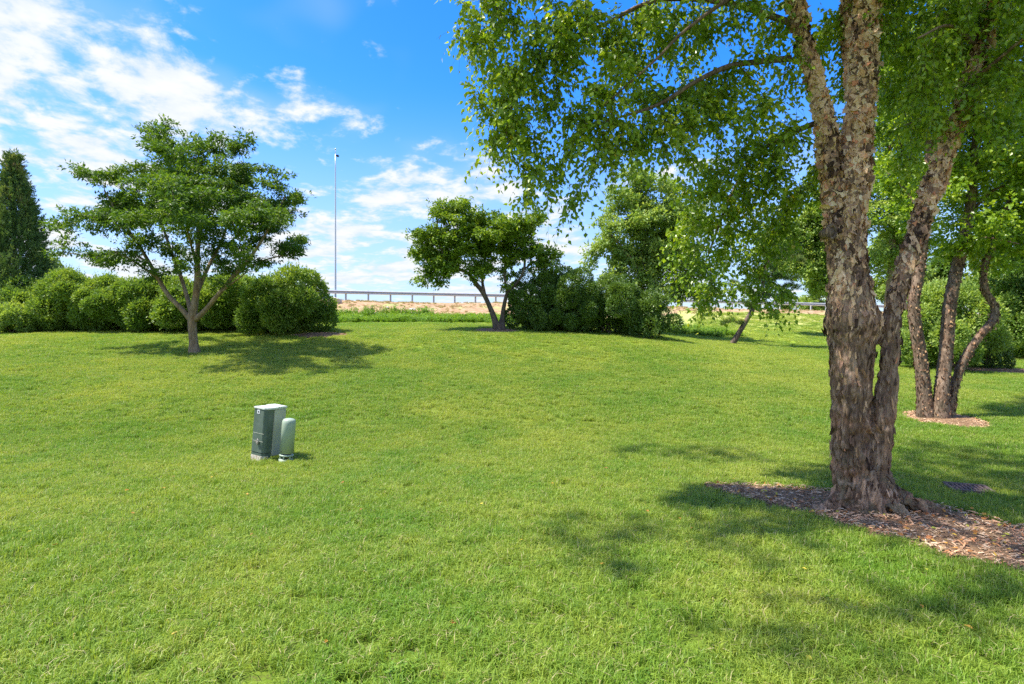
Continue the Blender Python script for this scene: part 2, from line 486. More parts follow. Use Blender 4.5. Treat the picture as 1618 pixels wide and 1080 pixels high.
def H0(x, y):
    x = np.clip(np.asarray(x, float), -100, 100); y = np.clip(np.asarray(y, float), -70, 175)
    out = np.empty(x.shape)
    for s in range(0, len(x), 20000):
        q = np.stack([x[s:s + 20000], y[s:s + 20000]], 1) / _S
        r2 = ((q[:, None] - _Q[None]) ** 2).sum(-1)
        out[s:s + 20000] = _tps_k(r2) @ _w[:_n] + _w[_n] + q @ _w[_n + 1:]
    return out


def H(x, y):
    x = np.atleast_1d(np.asarray(x, float)); y = np.atleast_1d(np.asarray(y, float))
    b = (fbm2(x, y, 0.9, 3, 3) - 0.5) * 0.035 + (fbm2(x, y, 2.5, 2, 9) - 0.5) * 0.01
    slope = np.clip((y - 34) / 6, 0, 1) * np.clip((rail_y(x) - 1 - y) / 4, 0, 1)
    b = b + slope * (fbm2(x, y, 0.7, 4, 21) - 0.5) * 0.55
    return H0(x, y) + b


def h1(x, y):
    return float(H(x, y)[0])


gy = np.concatenate([np.arange(-60, 0, 3.0), np.arange(0, 30, .2), np.arange(30, 72, .35), np.arange(72, 140, 3.0), 140 * 1.22 ** np.arange(0, 16)])
gx = np.arange(0, 22, .25); gx = np.concatenate([gx, np.arange(22, 60, .7), 60 * 1.2 ** np.arange(0, 20)]); gx = np.concatenate([-gx[:0:-1], gx])
GX, GY = np.meshgrid(gx, gy)
gxf, gyf = GX.ravel(), GY.ravel()
gz = H(gxf, gyf) - 0.015
nx = len(gx); ny = len(gy)
i, j = np.meshgrid(np.arange(ny - 1), np.arange(nx - 1), indexing='ij')
Q = np.stack([i * nx + j, i * nx + j + 1, (i + 1) * nx + j + 1, (i + 1) * nx + j], -1).reshape(-1, 4)
ry = rail_y(gxf)
# bare slope: only between the weeds and the guard rail; on the right just a narrow strip under the rail
start = np.interp(gxf, [-40, -5, 8, 14, 20, 60], [36, 36.5, 38.5, 46, 48.5, 50.5])
dirt = np.clip((gyf - start) / 3 + 0.5, 0, 1) * np.clip((ry + 1.5 - gyf) / 2.0, 0, 1)
dirt = dirt * np.interp(gxf, [5, 14, 30], [1.0, 0.66, 0.60])
far = np.clip((gyf - 16) / 10, 0, 1)
dry = np.clip((gyf - 30) / 14, 0, 1) * np.clip((gxf - 5) / 4, 0, 1)
me = mesh_np('ground', np.stack([gxf, gyf, gz], 1), [Q], {'dirt': dirt, 'far': far, 'dry': dry}, [M['ground']], True)
link('ground', me, kind='structure')

# the road behind the guard rail: a sheet a little above the ground it lies on
rx = np.arange(-95, 96, 4.0); rv_ = np.array([2.2, 4.0, 8.0, 12.0, 15.5])
RX, RV = np.meshgrid(rx, rv_); rxx = RX.ravel(); ryy = rail_y(rxx) + RV.ravel()
rz = H(rxx, ryy) + 0.03
i, j = np.meshgrid(np.arange(len(rv_) - 1), np.arange(len(rx) - 1), indexing='ij'); nx2 = len(rx)
Q = np.stack([i * nx2 + j, i * nx2 + j + 1, (i + 1) * nx2 + j + 1, (i + 1) * nx2 + j], -1).reshape(-1, 4)
link('road', mesh_np('road', np.stack([rxx, ryy, rz], 1), [Q], None, [M['asphalt']], True), kind='structure')

# ------------------------------------------------------------------ mulch beds
def gpt(X, Y):
    """ground point on the flat near lawn at pixel X, Y"""
    D = EYE * F / (Y - 540.0); return (D * (X - 809) / F, D)


up = [gpt(1112, 768), gpt(1200, 768), gpt(1300, 776), gpt(1440, 792), gpt(1530, 812), gpt(1618, 834), (5.6, 3.9), (8.5, 2.7)]
lo = [gpt(1112, 771), gpt(1190, 792), gpt(1300, 822), gpt(1400, 850), gpt(1500, 880), gpt(1618, 910), (4.3, 3.1), (7.2, 1.6)]
up = catmull([list(p) + [0] for p in up], 0.12); lo = catmull([list(p) + [0] for p in lo], 0.12)
nseg = 90
us = up[np.linspace(0, len(up) - 1, nseg).astype(int)]; ls = lo[np.linspace(0, len(lo) - 1, nseg).astype(int)]
bed_poly = np.concatenate([us[:, :2], ls[::-1, :2]])


def in_poly(x, y, poly):
    ins = np.zeros(len(x), bool); n = len(poly); j = n - 1
    for i in range(n):
        xi, yi = poly[i]; xj, yj = poly[j]
        c = ((yi > y) != (yj > y)) & (x < (xj - xi) * (y - yi) / (yj - yi + 1e-12) + xi)
        ins ^= c; j = i
    return ins


def mulch_sheet(name, ring_rows, nx_, parent=None, lift=0.012, mound=0.03):
    """ring_rows: two border lines; builds a gently mounded sheet between them"""
    a, b = ring_rows; tt = np.linspace(0, 1, nx_)
    V = a[:, None, :2] * (1 - tt[None, :, None]) + b[:, None, :2] * tt[None, :, None]
    V = V.reshape(-1, 2)
    edge = np.tile(4 * tt * (1 - tt), len(a))
    V[:, 0] += (fbm2(V[:, 0], V[:, 1], 6, 2, 40) - .5) * .10 * 1; V[:, 1] += (fbm2(V[:, 0], V[:, 1], 6, 2, 41) - .5) * .10
    z = H(V[:, 0], V[:, 1]) + lift + mound * np.sqrt(edge) + (fbm2(V[:, 0], V[:, 1], 14, 3, 42) - .5) * 0.03 - 0.03 * (edge < 1e-6)
    n1 = nx_
    i, j = np.meshgrid(np.arange(len(a) - 1), np.arange(n1 - 1), indexing='ij')
    Q = np.stack([i * n1 + j, (i + 1) * n1 + j, (i + 1) * n1 + j + 1, i * n1 + j + 1], -1).reshape(-1, 4)
    return np.column_stack([V, z]), Q


Vm, Qm = mulch_sheet('mulch_bed', (us, ls), 16)
link('mulch_bed', mesh_np('mulch_bed', Vm, [Qm], None, [M['mulch']], True), kind='structure')


def ellipse_poly(cx, cy, rx_, ry_, seed, n=28):
    a = np.arange(n) * 2 * math.pi / n
    rr = 1 + 0.22 * (fbm(np.stack([np.cos(a) * 1.6, np.sin(a) * 1.6, np.full(n, seed)], 1), 2, seed) - 0.5) * 2
    return np.stack([cx + rx_ * rr * np.cos(a), cy + ry_ * rr * np.sin(a)], 1)


beds = [bed_poly]


def chips(x, y, z, L0, L1, seed, colr=None):
    r = np.random.RandomState(seed); n = len(x)
    L = r.uniform(L0, L1, n); Wd = r.uniform(0.12, 0.35, n) * L; T = Wd * 0.4
    yaw = r.uniform(0, 2 * math.pi, n); pit = r.normal(0, 0.28, n)
    d = np.stack([np.cos(yaw) * np.cos(pit), np.sin(yaw) * np.cos(pit), np.sin(pit)], 1)
    s = np.stack([-np.sin(yaw), np.cos(yaw), r.normal(0, .25, n)], 1); s = norm(s)
    u = np.cross(d, s)
    cpos = np.stack([x, y, z], 1)
    # a sliver: a pointed flat wedge with 6 vertices
    tpl = [(-.5, -.5, 0), (-.45, .5, 0), (.5, .25, 0), (.45, -.35, 0), (-.3, 0, 1), (.3, 0, .9)]
    V = np.stack([cpos + d * (a * L)[:, None] + s * (b * Wd)[:, None] + u * (c_ * T)[:, None] for a, b, c_ in tpl], 1).reshape(-1, 3)
    k = (np.arange(n) * 6)[:, None]
    Qd = np.concatenate([k + np.array([[1, 4, 5, 2]]), k + np.array([[0, 3, 5, 4]])])
    T3 = np.concatenate([k + np.array([[0, 4, 1]]), k + np.array([[3, 2, 5]])])
    cc = r.rand(n) if colr is None else colr
    return V, [Qd, T3], np.repeat(cc, 6)


def bed_of_mulch(cx, cy, rx_, ry_, seed, nchip, L=(0.02, 0.06)):
    poly = ellipse_poly(cx, cy, rx_, ry_, seed); beds.append(poly)
    n = len(poly)
    rings = [1.0, .8, .55, .3, .08]
    V = np.concatenate([np.array([cx, cy]) + (poly - (cx, cy)) * q for q in rings])
    mound = np.repeat([-.03, .02, .035, .045, .05], n)
    z = H(V[:, 0], V[:, 1]) + mound + 0.01
    i, j = np.meshgrid(np.arange(len(rings) - 1), np.arange(n), indexing='ij'); j2 = (j + 1) % n
    Q = np.stack([i * n + j, i * n + j2, (i + 1) * n + j2, (i + 1) * n + j], -1).reshape(-1, 4)
    T3 = np.array([[4 * n + a, 4 * n + (a + 1) % n, 4 * n] for a in range(1, n - 1)])
    link('mulch_bed', mesh_np('mulch_bed', np.column_stack([V, z]), [Q, T3], None, [M['mulch']], True), kind='structure')
    r = np.random.RandomState(seed)
    a = r.uniform(0, 2 * math.pi, nchip); q = np.sqrt(r.rand(nchip)) * 0.98
    x = cx + rx_ * q * np.cos(a); y = cy + ry_ * q * np.sin(a)
    ok = in_poly(x, y, poly); x, y, q = x[ok], y[ok], q[ok]
    z = H(x, y) + 0.02 + 0.04 * (1 - q)
    return chips(x, y, z, L[0], L[1], seed)


chipmb = MB()
r = np.random.RandomState(77)
n = 52000
xx = r.uniform(1.9, 8.6, n); yy = r.uniform(1.5, 6.5, n)
ok = in_poly(xx, yy, bed_poly); xx, yy = xx[ok], yy[ok]
near = xx < 5.2; keep = near | (r.rand(len(xx)) < .35); xx, yy = xx[keep], yy[keep]
zz_ = H(xx, yy) + 0.022 + r.uniform(0, .035, len(xx))
cc = np.clip(r.rand(len(xx)) * 0.8 + 0.0 + (fbm2(xx, yy, 1.6, 3, 60) - 0.35) * 0.5, 0, 1)
# pale sawdust patch and reddish spots, sunlight on the mulch put into chip colour
cc = np.where(np.hypot((xx - 3.12) / .30, (yy - 5.14) / .13) < 1 + r.rand(len(xx)) * .3, r.uniform(.9, 1.0, len(xx)), cc)
cc = np.where((fbm2(xx, yy, 2.3, 3, 66) > .60) & (r.rand(len(xx)) < .6), r.uniform(.8, 1.0, len(xx)), cc)
chipmb.add(*chips(xx, yy, zz_, 0.015, 0.065, 5, cc))
CL = px(1487, 663, 10.5)
chipmb.add(*bed_of_mulch(7.90, 10.42, .66, .80, 31, 2600))
chipmb.add(*bed_of_mulch(-.62, 23.9, 1.0, .95, 32, 1200, (.03, .08)))
chipmb.add(*bed_of_mulch(-7.5, 22.2, 1.1, .8, 33, 900, (.03, .08)))
chipmb.add(*bed_of_mulch(16.6, 18.7, 1.9, 1.0, 34, 2200, (.03, .08)))
link('wood_chips', chipmb.mesh('wood_chips', [M['chip']]), kind='stuff', label='greyish brown wood chips and bark slivers strewn over the mulch beds', category='wood chips')

# ------------------------------------------------------------------ leaf geometry
TPL = {
    # (along, across, up) rows and triangles
    'ovate': (np.array([(0, 0, 0), (.32, -.5, .10), (.32, .5, .10), (1, 0, -.06), (.45, 0, -.05)]), np.array([(0, 1, 4), (0, 4, 2), (1, 3, 4), (4, 3, 2)])),
    'diamond': (np.array([(0, 0, 0), (.42, -.5, .08), (.42, .5, .08), (1, 0, 0)]), np.array([(0, 1, 3), (0, 3, 2)])),
    'needle': (np.array([(0, -.5, 0), (0, .5, 0), (1, 0, 0)]), np.array([(0, 1, 2)])),
}


def leaves(name, cen, d, nrm, L, Wd, tpl, rnd, mats, origin=(0, 0, 0)):
    T, F3 = TPL[tpl]; d = norm(d); s = norm(np.cross(nrm, d)); u = np.cross(d, s); n = len(cen)
    L = np.broadcast_to(L, (n,))[:, None, None]; Wd = np.broadcast_to(Wd, (n,))[:, None, None]
    V = cen[:, None] + T[None, :, 0:1] * L * d[:, None] + T[None, :, 1:2] * Wd * s[:, None] + T[None, :, 2:3] * L * u[:, None]
    V = V.reshape(-1, 3) - np.asarray(origin)
    Fc = (F3[None] + (np.arange(n) * len(T))[:, None, None]).reshape(-1, 3)
    return mesh_np(name, V, [Fc], {'rnd': np.repeat(rnd, len(T))}, mats)


# ------------------------------------------------------------------ trees
class Tree:
    def __init__(s, seed):
        s.r = np.random.RandomState(seed); s.P = []; s.par = []; s.R = []; s.seedn = 0; s.limbs = []

    def limb(s, rows, step=0.12, seed_from=0.0, world=False, render=True):
        """explicit stem or limb; its nodes from fraction seed_from on can grow twigs"""
        K = catmull(rows, step) if world else ppath(rows, step)
        if render:
            s.limbs.append(K)
        st = int(len(K) * seed_from)
        for k in range(st, len(K)):
            s.P.append(K[k, :3]); s.R.append(K[k, 3]); s.par.append(len(s.P) - 2 if k > st else -1)
        s.seedn = len(s.P)
        return K

    def attract(s, blobs, dens):
        """blobs: (centre xyz, radii xyz); dens attractors per m3"""
        out = []
        for c, rr in blobs:
            n = max(6, int(4.19 * rr[0] * rr[1] * rr[2] * dens))
            v = norm(s.r.normal(size=(n, 3))) * (s.r.rand(n, 1) ** (1 / 2.6)); out.append(np.asarray(c) + v * np.asarray(rr))
        return np.concatenate(out)

    def grow(s, A, step, kill, iters=60, infl=3.0, grav=-0.05, jit=0.25):
        P = np.array(s.P); par = list(s.par); nch = np.zeros(len(P), int)
        d2 = np.linalg.norm(A[:, None] - P[None], axis=-1); near = d2.argmin(1); nd = d2.min(1)
        del d2
        alive = nd > kill
        for it in range(iters):
            act = alive & (nd < infl) if it > 3 else alive
            if not act.any():
                infl *= 1.6
                if infl > 30: break
                continue
            idx = np.nonzero(act)[0]; nb = near[idx]
            dv = norm(A[idx] - P[nb]); S = np.zeros((len(P), 3)); np.add.at(S, nb, dv)
            u = np.unique(nb); u = u[nch[u] < 3]
            if not len(u): break
            dd = norm(S[u]) + s.r.normal(0, jit, (len(u), 3)); dd[:, 2] += grav; dd = norm(dd)
            NP = P[u] + dd * step; nch[u] += 1
            base = len(P); P = np.concatenate([P, NP]); par += list(u); nch = np.concatenate([nch, np.zeros(len(u), int)])
            dn = np.linalg.norm(A[:, None] - NP[None], axis=-1); m_ = dn.min(1); am = dn.argmin(1)
            b = m_ < nd; near[b] = base + am[b]; nd[b] = m_[b]
            alive &= nd > kill
            if not alive.any(): break
        s.P = P; s.par = np.array(par)
        n = len(P); tips = np.zeros(n); hasch = np.zeros(n, bool)
        for k in range(n - 1, s.seedn - 1, -1):
            if not hasch[k]: tips[k] += 1
            p = s.par[k]; hasch[p] = True
            if p >= s.seedn: tips[p] += tips[k]
        s.tips = tips; s.hasch = hasch

    def branch_mesh(s, mb, rtip, expo=0.5, sides=5, rmax=1.0):
        P, par = s.P, s.par; n = len(P); sn = s.seedn
        Rr = np.zeros(n); Rr[:sn] = s.R[:sn]
        Rr[sn:] = np.minimum(rtip * np.maximum(s.tips[sn:], 1) ** expo, rmax)
        ch = [[] for _ in range(n)]
        for k in range(sn, n): ch[par[k]].append(k)
        starts = [(p, c) for p in range(sn) for c in ch[p]]
        while starts:
            p, c = starts.pop()
            r0 = min(Rr[c], Rr[p] * 0.75)
            chain = [p, c]
            while ch[chain[-1]]:
                cs = sorted(ch[chain[-1]], key=lambda q: -Rr[q])
                for o in cs[1:]: starts.append((chain[-1], o))
                chain.append(cs[0])
            R_ = Rr[chain].copy(); R_[0] = r0; R_ = np.minimum(R_, r0); R_[-1] *= 0.5
            pts = P[chain].copy()
            if len(pts) > 3: pts[1:-1] = 0.25 * pts[:-2] + 0.5 * pts[1:-1] + 0.25 * pts[2:]
            ns = sides if r0 > 2.5 * rtip else 3
            mb.add(*tube(pts, R_, ns, cap=False))

    def twig_nodes(s, maxtips):
        k = np.arange(s.seedn, len(s.P)); return k[s.tips[k] <= maxtips]

    def cluster_leaves(s, name, count, maxtips, spread, L, Wd, tpl, mat, origin, flat=0.5, nup=0.9, droop=0.2, per=None, sunny=0.0):
        r = s.r; k = s.twig_nodes(maxtips)
        # leaves gather in small sprays so that the crown reads as tufts
        nsp = max(1, count // 9)
        q = k[r.randint(0, len(k), nsp)]; a = s.P[q]; b = s.P[s.par[q]]
        base = a + (b - a) * r.rand(nsp, 1); off = r.normal(0, spread, (nsp, 3)) * (1, 1, flat)
        out = norm(off + norm(a - b) * spread * 1.2)
        spc = base + off
        clus = r.rand(nsp)
        i = np.repeat(np.arange(nsp), 9); n = len(i)
        c = spc[i] + r.normal(0, spread * 0.38, (n, 3)) * (1, 1, 0.55)
        d = out[i] * 0.7 + r.normal(0, .6, (n, 3)); d[:, 2] -= droop
        nn = r.normal(0, 0.55, (n, 3)); nn[:, 2] += nup
        rnd = np.clip(clus[i] * 0.45 + r.rand(n) * 0.55, 0, 1)
        sz = r.uniform(.7, 1.25, n)
        return leaves(name, c, d, nn, L * sz, Wd * sz, tpl, rnd, [mat], origin)


def trunk_mesh(name, K_list, mat, origin, sides=14, amp=0.08, flare=None, seed=1):
    mb = MB()
    for K in K_list:
        P = K[:, :3]; R = K[:, 3].copy()
        V, pol = tube(P, R, sides)
        n = len(P) * sides
        cen = np.repeat(P, sides, 0)
        dirr = norm(V[:n] - cen)
        nz = fbm(V[:n] * (9, 9, 3.0), 3, seed)
        V[:n] += dirr * ((nz - 0.5) * 2 * amp * np.repeat(R, sides))[:, None]
        mb.add(V, pol)
    return mb.mesh(name, [mat], True, origin)


def P3(rows): return [(px(a, b, d), rr) for a, b, d, rr in rows]


def blobs_px(rows, D0, s):
    """rows: (X, Y, dD, rx_px, rz_px, ry_m)"""
    return [(px(a, b, D0 + dd), (rx_ * s, ry_, rz_ * s)) for a, b, dd, rx_, rz_, ry_ in rows]


# ------------------------------------------------------------------ the near river birch
def build_near_birch():
    D = 5.43
    T = Tree(3)
    base = np.array([3.36, 5.43, 0.0]); base[2] = h1(3.36, 5.43)
    main = [(1362, 815, D, 80), (1350, 780, D, 76), (1344, 720, D, 66), (1343, 650, D, 68), (1344, 590, D, 74), (1347, 550, D, 78), (1348, 512, D, 97),
            (1345, 478, D, 82), (1343, 420, D, 60), (1344, 350, D, 55), (1349, 280, D, 52), (1354, 220, D, 48), (1360, 150, D, 46), (1364, 80, D, 46), (1368, 0, D, 44),
            (1372, -120, D, 38), (1378, -320, D, 28), (1390, -560, D, 16)]
    left = [(1330, 520, D + .02, 34), (1320, 440, D + .05, 28), (1315, 350, D + .06, 30), (1310, 260, D + .03, 32), (1303, 200, D, 32), (1292, 140, D, 30), (1272, 70, D, 28), (1255, 0, D, 26), (1215, -120, D, 22), (1170, -320, D - .1, 15), (1150, -480, D - .1, 9)]
    third = [(1352, 200, D + .1, 22), (1342, 110, D + .28, 20), (1338, 40, D + .35, 18), (1330, -100, D + .5, 16), (1300, -340, D + .9, 10)]
    right = [(1388, 815, D - .02, 58), (1387, 770, D - .04, 48), (1389, 715, D - .06, 42), (1397, 640, D - .08, 38), (1406, 575, D - .08, 36), (1409, 505, D - .08, 34), (1425, 440, D - .05, 32), (1446, 370, D, 31), (1470, 300, D, 30), (1494, 240, D, 29),
             (1513, 185, D, 29), (1530, 130, D, 26), (1552, 70, D, 26), (1563, 10, D, 26), (1590, -100, D, 22), (1632, -300, D, 15), (1670, -480, D, 9)]
    for st_ in (main, left, third, right):
        st_[:] = [(a_, b_, c_, d_ * .84) for a_, b_, c_, d_ in st_]
    Ks = [T.limb(main, 0.09, 0.55), T.limb(left, 0.09, 0.5), T.limb(third, .09, .3), T.limb(right, 0.09, 0.5)]
    roots = []
    for ang, ln, r0 in ((190, .52, .10), (165, .32, .08), (232, .28, .075), (262, .24, .075), (300, .30, .075), (338, .60, .085), (10, .42, .08), (60, .35, .08), (110, .3, .08)):
        a = math.radians(ang); o = base + (0.04, 0, 0)
        K = catmull([list(o + np.array([math.cos(a) * .10, math.sin(a) * .09, .46])) + [r0 * .7], list(o + np.array([math.cos(a) * .19, math.sin(a) * .16, .20])) + [r0],
                     list(o + np.array([math.cos(a) * ln, math.sin(a) * ln, .025])) + [r0 * .75], list(o + np.array([math.cos(a) * ln * 1.6, math.sin(a) * ln * 1.6, -.07])) + [r0 * .45]], .06)
        roots.append(K)
    mb = MB()
    for K in Ks + roots:
        V, pol = tube(K[:, :3], K[:, 3], 20); mb.add(V, pol)
    tmp = mb.mesh('tmp', [], False)
    to = bpy.data.objects.new('tmp', tmp); C.objects.link(to)
    md = to.modifiers.new('r', 'REMESH'); md.mode = 'VOXEL'; md.voxel_size = 0.0125
    dg = bpy.context.evaluated_depsgraph_get(); ev = to.evaluated_get(dg); em = ev.to_mesh()
    nv = len(em.vertices); V = np.empty(nv * 3, np.float32); em.vertices.foreach_get('co', V); V = V.reshape(-1, 3).astype(float)
    N = np.empty(nv * 3, np.float32); em.vertices.foreach_get('normal', N); N = N.reshape(-1, 3).astype(float)
    npz = len(em.polygons); Q = np.empty(npz * 4, np.int32); em.polygons.foreach_get('vertices', Q); Q = Q.reshape(-1, 4)
    ev.to_mesh_clear(); bpy.data.objects.remove(to); bpy.data.meshes.remove(tmp)
    # relax the voxel steps
    for it in range(4):
        S = np.zeros_like(V); cnt = np.zeros(len(V))
        for a in range(4):
            for b in (1, 3):
                np.add.at(S, Q[:, a], V[Q[:, (a + b) % 4]]); np.add.at(cnt, Q[:, a], 1)
        V = V * .4 + .6 * S / cnt[:, None]
    N = norm(N)
    low = np.clip(1 - (V[:, 2] - .4) / 1.9, 0, 1)
    wv = V + (vnoise(V * 6, 5)[:, None] - .5) * .10
    g = fbm(wv * (19, 19, 3.4), 3, 12); ridge = 1 - np.abs(g - .5) * 5.5
    plates = fbm(wv * (13, 13, 6.0), 3, 14)
    lump = fbm(V * (5, 5, 2.2), 2, 18) - .5
    knot = fbm(V * (11, 11, 20), 2, 19) - .5
    disp = (-np.clip(ridge, 0, 1) * (.008 + .030 * low) + (plates - .5) * .034 + lump * .035 + knot * .018)
    V = V + N * disp[:, None]
    root = thing('river_birch', base, 'large river birch with peeling cream bark, its split trunk standing in the long mulch bed', 'tree')
    link('trunk', mesh_np('trunk', V - base, [Q], None, [M['bark']], True), root)
    # branch scar on the left side of the trunk
    kp = px(1313, 366, 5.285); mbk = MB(); aa = np.linspace(0, 2 * math.pi, 19)
    mbk.add(*tube(np.stack([kp[0] + .048 * np.cos(aa), kp[1] - .01 + .02 * np.cos(aa), kp[2] + .062 * np.sin(aa)], 1), np.full(19, .013), 8))
    mbk.add(*tube([[kp[0] - .0, kp[1] + .12, kp[2]], [kp[0], kp[1] + .005, kp[2]]], [.05, .046], 14))
    link('branch_scar', mbk.mesh('branch_scar', [M['bark_clump']], True, base), root)
    # peeling plates
    r = np.random.RandomState(9)
    fc = V[Q].mean(1); fn = norm(np.cross(V[Q[:, 1]] - V[Q[:, 0]], V[Q[:, 2]] - V[Q[:, 0]]))
    flip = (fn * N[Q[:, 0]]).sum(1) < 0; fn[flip] *= -1
    wgt = (fc[:, 2] > .12) * (fc[:, 2] < 5.6) * (fn[:, 1] < .55)
    wgt = wgt * (.24 + np.clip((fc[:, 2] - 1.4) / 1.6, 0, 1) * 1.1)
    nf = 9500
    pick = r.choice(len(fc), nf, p=wgt / wgt.sum())
    p = fc[pick]; nn = fn[pick]; hi = np.clip((p[:, 2] - 1.4) / 1.6, 0, 1)
    up_ = np.array([0, 0, 1.0]); v = norm(up_ - nn * nn[:, 2:3]); u = np.cross(v, nn)
    rot = r.normal(0, .15 + .4 * hi, nf); rot = np.where(r.rand(nf) < .5, rot + math.pi, rot)
    u2 = u * np.cos(rot)[:, None] + v * np.sin(rot)[:, None]; v2 = -u * np.sin(rot)[:, None] + v * np.cos(rot)[:, None]
    sz = np.minimum(.45 + r.gamma(2.2, .26, nf), 1.75)
    w = sz * (.014 + .013 * hi); hgt = sz * (.060 - .022 * hi); lift = w * np.minimum(r.gamma(1.6, .14, nf), .7) * (.35 + .8 * hi)
    G = []
    for ii in range(3):
        for jj in range(3):
            a = ii / 2; b = jj / 2 - .5
            jx = r.normal(0, .16, nf) * (ii > 0); jy = r.normal(0, .16, nf)
            G.append(p + u2 * ((a + jx) * w)[:, None] + v2 * ((b + jy) * hgt)[:, None] + nn * (.002 + lift * a * a * (1 + np.clip(r.normal(0, .35, nf), -.6, .6)))[:, None])
    G = np.stack(G, 1).reshape(-1, 3)
    q = np.array([(a * 3 + b, a * 3 + b + 1, (a + 1) * 3 + b + 1, (a + 1) * 3 + b) for a in range(2) for b in range(2)])
    Qf = (q[None] + (np.arange(nf) * 9)[:, None, None]).reshape(-1, 4)
    pat = fbm(p * (11, 11, 2.2), 3, 33) * .6 + .4 * fbm(p * 3.0, 2, 34)
    tone = np.clip(r.rand(nf) * (.42 + .50 * hi) + hi * .16 + (pat - .5) * (1.3 + 1.0 * hi) + .01, 0, .93)
    tone = np.where((r.rand(nf) < .02 + .05 * hi), r.uniform(.93, 1, nf), tone)
    hp = np.nonzero((fc[:, 2] > 2.5) & (fc[:, 2] < 5.3) & (fn[:, 1] < .4))[0]; nb_ = 230; pk = r.choice(hp, nb_); p3 = fc[pk]; n3 = fn[pk]
    v3 = norm(up_ - n3 * n3[:, 2:3]); u3 = np.cross(v3, n3) * np.where(r.rand(nb_) < .5, 1, -1)[:, None]
    v3 = norm(v3 + u3 * r.normal(0, .3, (nb_, 1))); wB = r.uniform(.03, .06, nb_); hB = r.uniform(.035, .08, nb_); cu_ = r.uniform(.6, 2.4, nb_); GB = []
    for ii in range(4):
        for jj in range(3):
            th = cu_ * ii / 3; b = jj / 2 - .5
            GB.append(p3 + u3 * (wB * np.sin(th) / cu_ + 0)[:, None] + n3 * (.004 + wB * (1 - np.cos(th)) / cu_)[:, None] + v3 * ((b + r.normal(0, .07, nb_)) * hB)[:, None])
    GB = np.stack(GB, 1).reshape(-1, 3)
    qB = np.array([(a * 3 + b, a * 3 + b + 1, (a + 1) * 3 + b + 1, (a + 1) * 3 + b) for a in range(3) for b in range(2)])
    QB = (qB[None] + (np.arange(nb_) * 12)[:, None, None]).reshape(-1, 4)
    link('papery_curls', mesh_np('papery_curls', GB - base, [QB], {'rnd': np.repeat(r.uniform(.62, 1.0, nb_), 12)}, [M['peel']], True), root, kind='stuff')
    link('peeling_bark', mesh_np('peeling_bark', G - base, [Qf], {'rnd': np.repeat(tone, 9)}, [M['peel']], False), root, kind='stuff')
    # limbs
    lim = [[(1250, 92, D, 14), (1200, 97, D + .05, 13), (1150, 105, D + .05, 12), (1100, 128, D, 10), (1040, 165, D, 8), (975, 186, D, 5), (930, 200, D - .05, 3)],
           [(1240, -40, D, 12), (1150, 0, D - .1, 9), (1080, 50, D - .2, 7), (1040, 90, D - .3, 5), (990, 135, D - .3, 4), (955, 165, D - .3, 3)],
           [(1300, 190, D + .1, 14), (1240, 215, D + .4, 11), (1190, 250, D + .7, 9), (1150, 320, D + .9, 7), (1120, 400, D + 1.1, 4)],
           [(1262, 40, D, 16), (1150, 5, D + .2, 12), (1040, 0, D + .3, 10), (950, 40, D + .2, 8), (880, 70, D + .2, 6), (820, 130, D + .1, 4), (800, 210, D, 3)],
           [(1200, -150, D, 16), (1050, -140, D - .1, 12), (900, -110, D - .1, 9), (800, -50, D, 6), (760, 20, D, 4)],
           [(1170, -320, D - .1, 14), (1020, -330, D - .4, 10), (900, -260, D - .6, 6), (840, -160, D - .6, 4)],
           [(1345, 230, D + .35, 10), (1270, 300, D + .9, 8), (1230, 370, D + 1.2, 6), (1200, 440, D + 1.4, 4)],
           [(1500, 215, D, 10), (1460, 190, D + .2, 7), (1425, 200, D + .5, 4)],
           [(1520, 140, D, 12), (1570, 100, D - .3, 8), (1620, 60, D - .5, 6), (1680, 40, D - .7, 4)],
           [(1540, 70, D, 11), (1500, 40, D - .4, 7), (1450, 60, D - .6, 4)],
           [(1366, -120, D, 16), (1420, -260, D - .6, 12), (1460, -330, D - 1.3, 8), (1480, -360, D - 2, 5)],
           [(1250, -180, D, 14), (1150, -420, D - .7, 10), (1050, -640, D - 1.4, 6)],
           [(1620, -260, D, 16), (1750, -380, D - .7, 11), (1900, -480, D - 1.3, 6)]]
    LK = []
    for wl in ([[2.45, 5.4, 5.55, .055], [1.2, 5.0, 6.5, .04], [-.3, 4.5, 6.7, .03], [-1.6, 4.2, 6.3, .018], [-2.3, 4.1, 5.9, .008]],
               [[1.2, 5.0, 6.5, .03], [.2, 3.9, 7.0, .02], [-1.2, 2.9, 6.7, .01]], [[2.3, 5.4, 6.2, .04], [.8, 6.4, 7.2, .03], [-.9, 7.4, 7.2, .015]]):
        LK.append(T.limb(wl, .09, .2, world=True))
    for l in lim:
        LK.append(T.limb([(a_, b_, c_, d_ * .72) for a_, b_, c_, d_ in l], 0.09, 0.25))
